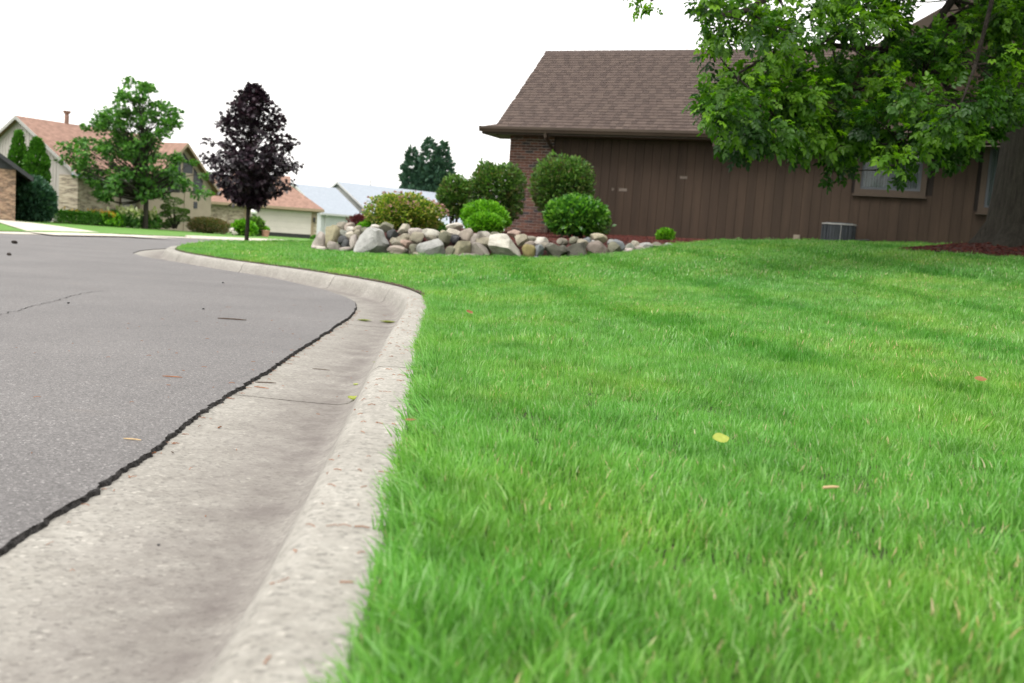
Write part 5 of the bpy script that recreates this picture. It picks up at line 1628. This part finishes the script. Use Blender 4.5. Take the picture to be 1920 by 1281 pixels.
ng.interface.new_socket('Geometry', in_out='OUTPUT', socket_type='NodeSocketGeometry')
gi, go = ng.nodes.new('NodeGroupInput'), ng.nodes.new('NodeGroupOutput')
iop = ng.nodes.new('GeometryNodeInstanceOnPoints')
ci = ng.nodes.new('GeometryNodeCollectionInfo')
ci.inputs['Collection'].default_value = TUF
ci.inputs['Separate Children'].default_value = True
ci.inputs['Reset Children'].default_value = True
def named(nm, ty):
    k = ng.nodes.new('GeometryNodeInputNamedAttribute')
    k.data_type = ty
    k.inputs['Name'].default_value = nm
    return next(s for s in k.outputs if s.enabled and s.name == 'Attribute')
e2r = ng.nodes.new('FunctionNodeEulerToRotation')
L_ = ng.links
L_.new(gi.outputs[0], iop.inputs['Points'])
L_.new(ci.outputs[0], iop.inputs['Instance'])
iop.inputs['Pick Instance'].default_value = True
L_.new(named('idx', 'INT'), iop.inputs['Instance Index'])
L_.new(named('rot', 'FLOAT_VECTOR'), e2r.inputs[0])
L_.new(e2r.outputs[0], iop.inputs['Rotation'])
L_.new(named('scl', 'FLOAT'), iop.inputs['Scale'])
L_.new(iop.outputs[0], go.inputs[0])
md = gro.modifiers.new('grass', 'NODES')
md.node_group = ng

# ------------------------------------------------------------------ litter on road, kerb and lawn
M['yleaf'] = leaf_mat('yellow_leaf', [(.28, .33, .05), (.36, .40, .08)], .3)
M['oleaf'] = leaf_mat('orange_leaf', [(.22, .10, .035), (.27, .13, .05)], .3, tint=(1.2, .9, .5))
M['gleaf'] = leaf_mat('green_scrap', [(.12, .15, .03), (.2, .2, .05)], .3)
M['straw'] = mat('dry_stick', (.42, .30, .16), .8, .2)
M['rustneedle'] = mat('rusty_needle', (.26, .10, .04), .8, .3)
def gutter_z(x, y):
    d = np.linalg.norm(kpath - np.array([x, y]), axis=1)
    k = int(np.argmin(d))
    tn = kpath[min(k + 1, len(kpath) - 1)] - kpath[max(k - 1, 0)]
    sgn = tn[0] * (y - kpath[k, 1]) - tn[1] * (x - kpath[k, 0])
    if sgn < 0:
        return lz(x, y) + .035
    if d[k] > aw[k] + .02:
        return zp(y) + .0095
    return zp(y) + float(np.interp(d[k], [q_[0] for q_ in PROF[2:-1]], [q_[1] for q_ in PROF[2:-1]]))
def ground_px(px, py):
    z = 0.0
    for _ in range(6):
        p = on_plane(px, py, z)
        z = gutter_z(p[0], p[1]) - zp(p[1])
    return np.array([p[0], p[1], gutter_z(p[0], p[1])])
def lawn_px(px, py):
    t0, t1 = .5, 40.0
    for t in np.linspace(.8, 25, 600):
        p = at(px, py, t)
        if p[2] < lz(p[0], p[1]) + .045:
            return p
    return at(px, py, 6.0)
def fallen(name, p, size, rz, m, label, curl=.35, tilt=0.0):
    V = []
    nx, ny = 6, 5
    for i in range(nx + 1):
        t = i / nx
        w = math.sin(math.pi * min(t * .93 + .04, 1)) ** .8 * .34
        for j in range(ny):
            s = (j / (ny - 1) - .5) * 2
            V.append(((t - .5) * size, s * w * size, size * (curl * .5 * (s * w) ** 2 * 3 + curl * .35 * (t - .5) ** 2 * 1.6) + .002))
    F = [(i * ny + j, i * ny + j + 1, (i + 1) * ny + j + 1, (i + 1) * ny + j) for i in range(nx) for j in range(ny - 1)]
    o = mesh_obj(name, V, F, m, None, True, rnd=rng.random(len(F)))
    o.location, o.rotation_euler = tuple(p), (tilt, 0, rz)
    return tag(o, label, 'leaf')
fallen('fallen_leaf', ground_px(664, 750), .062, R(70), M['yleaf'], 'curled yellow green leaf lying in the gutter at the joint', .9)
fallen('fallen_leaf', ground_px(667, 722), .03, R(80), M['yleaf'], 'small pale leaf scrap in the gutter just beyond the curled leaf', .5)
fallen('fallen_leaf', ground_px(705, 683), .035, R(10), M['gleaf'], 'narrow green leaf scrap at the foot of the kerb', .3)
fallen('fallen_leaf', ground_px(683, 602), .10, R(5), M['gleaf'], 'withered green brown leaf in the gutter at the bend', .5)
fallen('fallen_leaf', ground_px(730, 567), .12, R(10), M['gleaf'], 'dull green leaf in the gutter farthest round the bend', .5)
fallen('fallen_leaf', lawn_px(1350, 824), .042, R(25), M['yleaf'], 'rounded yellow green leaf lying on the lawn', .5, R(35))
fallen('fallen_leaf', lawn_px(1838, 712), .042, R(0), M['oleaf'], 'orange leaf in the lawn near the right edge', .4, R(30))
fallen('fallen_leaf', lawn_px(880, 586), .055, R(60), M['oleaf'], 'small orange leaf in the lawn near the kerb bend', .4, R(30))
fallen('fallen_leaf', ground_px(770, 790), .03, R(40), M['oleaf'], 'brown leaf scrap on the kerb top at the grass edge', .5)
def stick(name, p, L, r_, rz, m, label, bend=.06):
    b = MB()
    b.tube([((t - .5) * L, bend * L * math.sin(t * 3.1), r_ + .001) for t in np.linspace(0, 1, 6)], [r_ * .6, r_, r_, r_, r_ * .9, r_ * .5], 6)
    o = b.build(name, m)
    o.location, o.rotation_euler = tuple(p), (0, 0, rz)
    return tag(o, label, 'twig')
stick('twig', lawn_px(1556, 931) + (0, 0, .012), .035, .0028, R(25), M['straw'], 'short tan stick lying on the lawn')
stick('twig', ground_px(498, 719), .075, .0022, R(8), M['twig'], 'dark twig on the gutter beside the asphalt edge')
stick('twig', ground_px(490, 728), .06, .0016, R(-20), M['rustneedle'], 'thin brown twig next to the dark twig by the asphalt edge')
stick('twig', ground_px(412, 803), .022, .002, R(80), M['rustneedle'], 'tiny rust coloured twig upright on the near gutter')
stick('twig', ground_px(435, 600), .17, .004, R(0), M['twig'], 'grey twig lying on the asphalt before the bend')
stick('twig', ground_px(323, 708), .07, .002, R(0), M['rustneedle'], 'rusty needle cluster on the middle of the asphalt')
stick('twig', ground_px(248, 826), .045, .002, R(-5), M['straw'], 'pale brown twig on the near asphalt by the edge')
stick('twig', ground_px(602, 694), .075, .0016, R(-8), M['twig'], 'slender brown twig on the gutter beyond the joint')
stick('twig', ground_px(323, 850), .014, .0014, R(-50), M['twig'], 'short brown twig where gutter meets asphalt near the camera')
def lumpstone(name, p, s, label, m, cat):
    o = mesh_obj(name, stone_shape(int(p[0] * 100) % 997 + 5, 0) * np.array([s, s * .8, s * .6]) + (0, 0, s * .5), IF, m, None, True)
    o.location = tuple(p)
    return tag(o, label, cat)
lumpstone('pine_cone', ground_px(27, 457), .05, 'brown lump lying on the far left of the road', M['bark'], 'pine cone')
lumpstone('pine_cone', ground_px(17, 479), .03, 'small flat brown lump on the road nearer than the larger one', M['bark'], 'pine cone')
for px, py, s, lab in ((381, 580, .008, 'dark pebble on the asphalt left of the grey twig'), (418, 531, .011, 'dark pebble on the asphalt near the far kerb'), (128, 569, .008, 'dark pebble on the asphalt beside the crack'), (297, 1023, .0028, 'tiny black grain on the near gutter')):
    lumpstone('pebble', ground_px(px, py), s, lab, M['blackmetal'], 'pebble')
# loose needles and bits, far too many to count
b = MB()
for _ in range(420):
    y = rng.uniform(.9, 7.5)
    k = int(np.argmin(np.abs(kpath[:, 1] - y)))
    u_ = rng.random()
    d_ = rng.uniform(.02, .14) if u_ < .35 else (rng.normal(aw[k] - .012, .014) if u_ < .7 else rng.uniform(.2, 1.6))
    tn = kpath[k + 1] - kpath[k]
    tn /= np.linalg.norm(tn)
    p = kpath[k] + np.array([-tn[1], tn[0]]) * d_
    zz = gutter_z(p[0], p[1]) + .0015
    a = rng.uniform(0, 6.28)
    L1 = rng.uniform(.006, .022)
    v = np.array([math.cos(a), math.sin(a), 0]) * L1 / 2
    c = np.array([p[0], p[1], zz])
    b.tube([c - v, c + (0, 0, rng.uniform(0, .003)), c + v], rng.uniform(.0005, .0009), 4)
b.build('needle_litter', M['rustneedle'], label='scattered rusty pine needles on kerb and gutter', cat='litter', kind='stuff')

# ------------------------------------------------------------------ families of like things
FAM = {'fallen_leaf': 'fallen leaves on lawn and gutter', 'twig': 'twigs lying about', 'pebble': 'dark pebbles on the road', 'pine_cone': 'brown lumps on the road', 'rounded_shrub': 'clipped round shrubs by the house',
       'lime_shrub': 'lime green shrubs', 'arborvitae': 'arborvitae pair', 'lily_bed': 'lilies along the hedge', 'hydrangea': 'hydrangeas by the green tree', 'garden_stone': 'pale garden stones', 'ornamental_grass': 'ornamental grasses by the lamp post', 'low_shrub': 'low plants beside the spirea'}
for o in list(C.objects):
    k = o.name.split('.')[0]
    if o.parent is None and k in FAM:
        o['group'] = FAM[k]
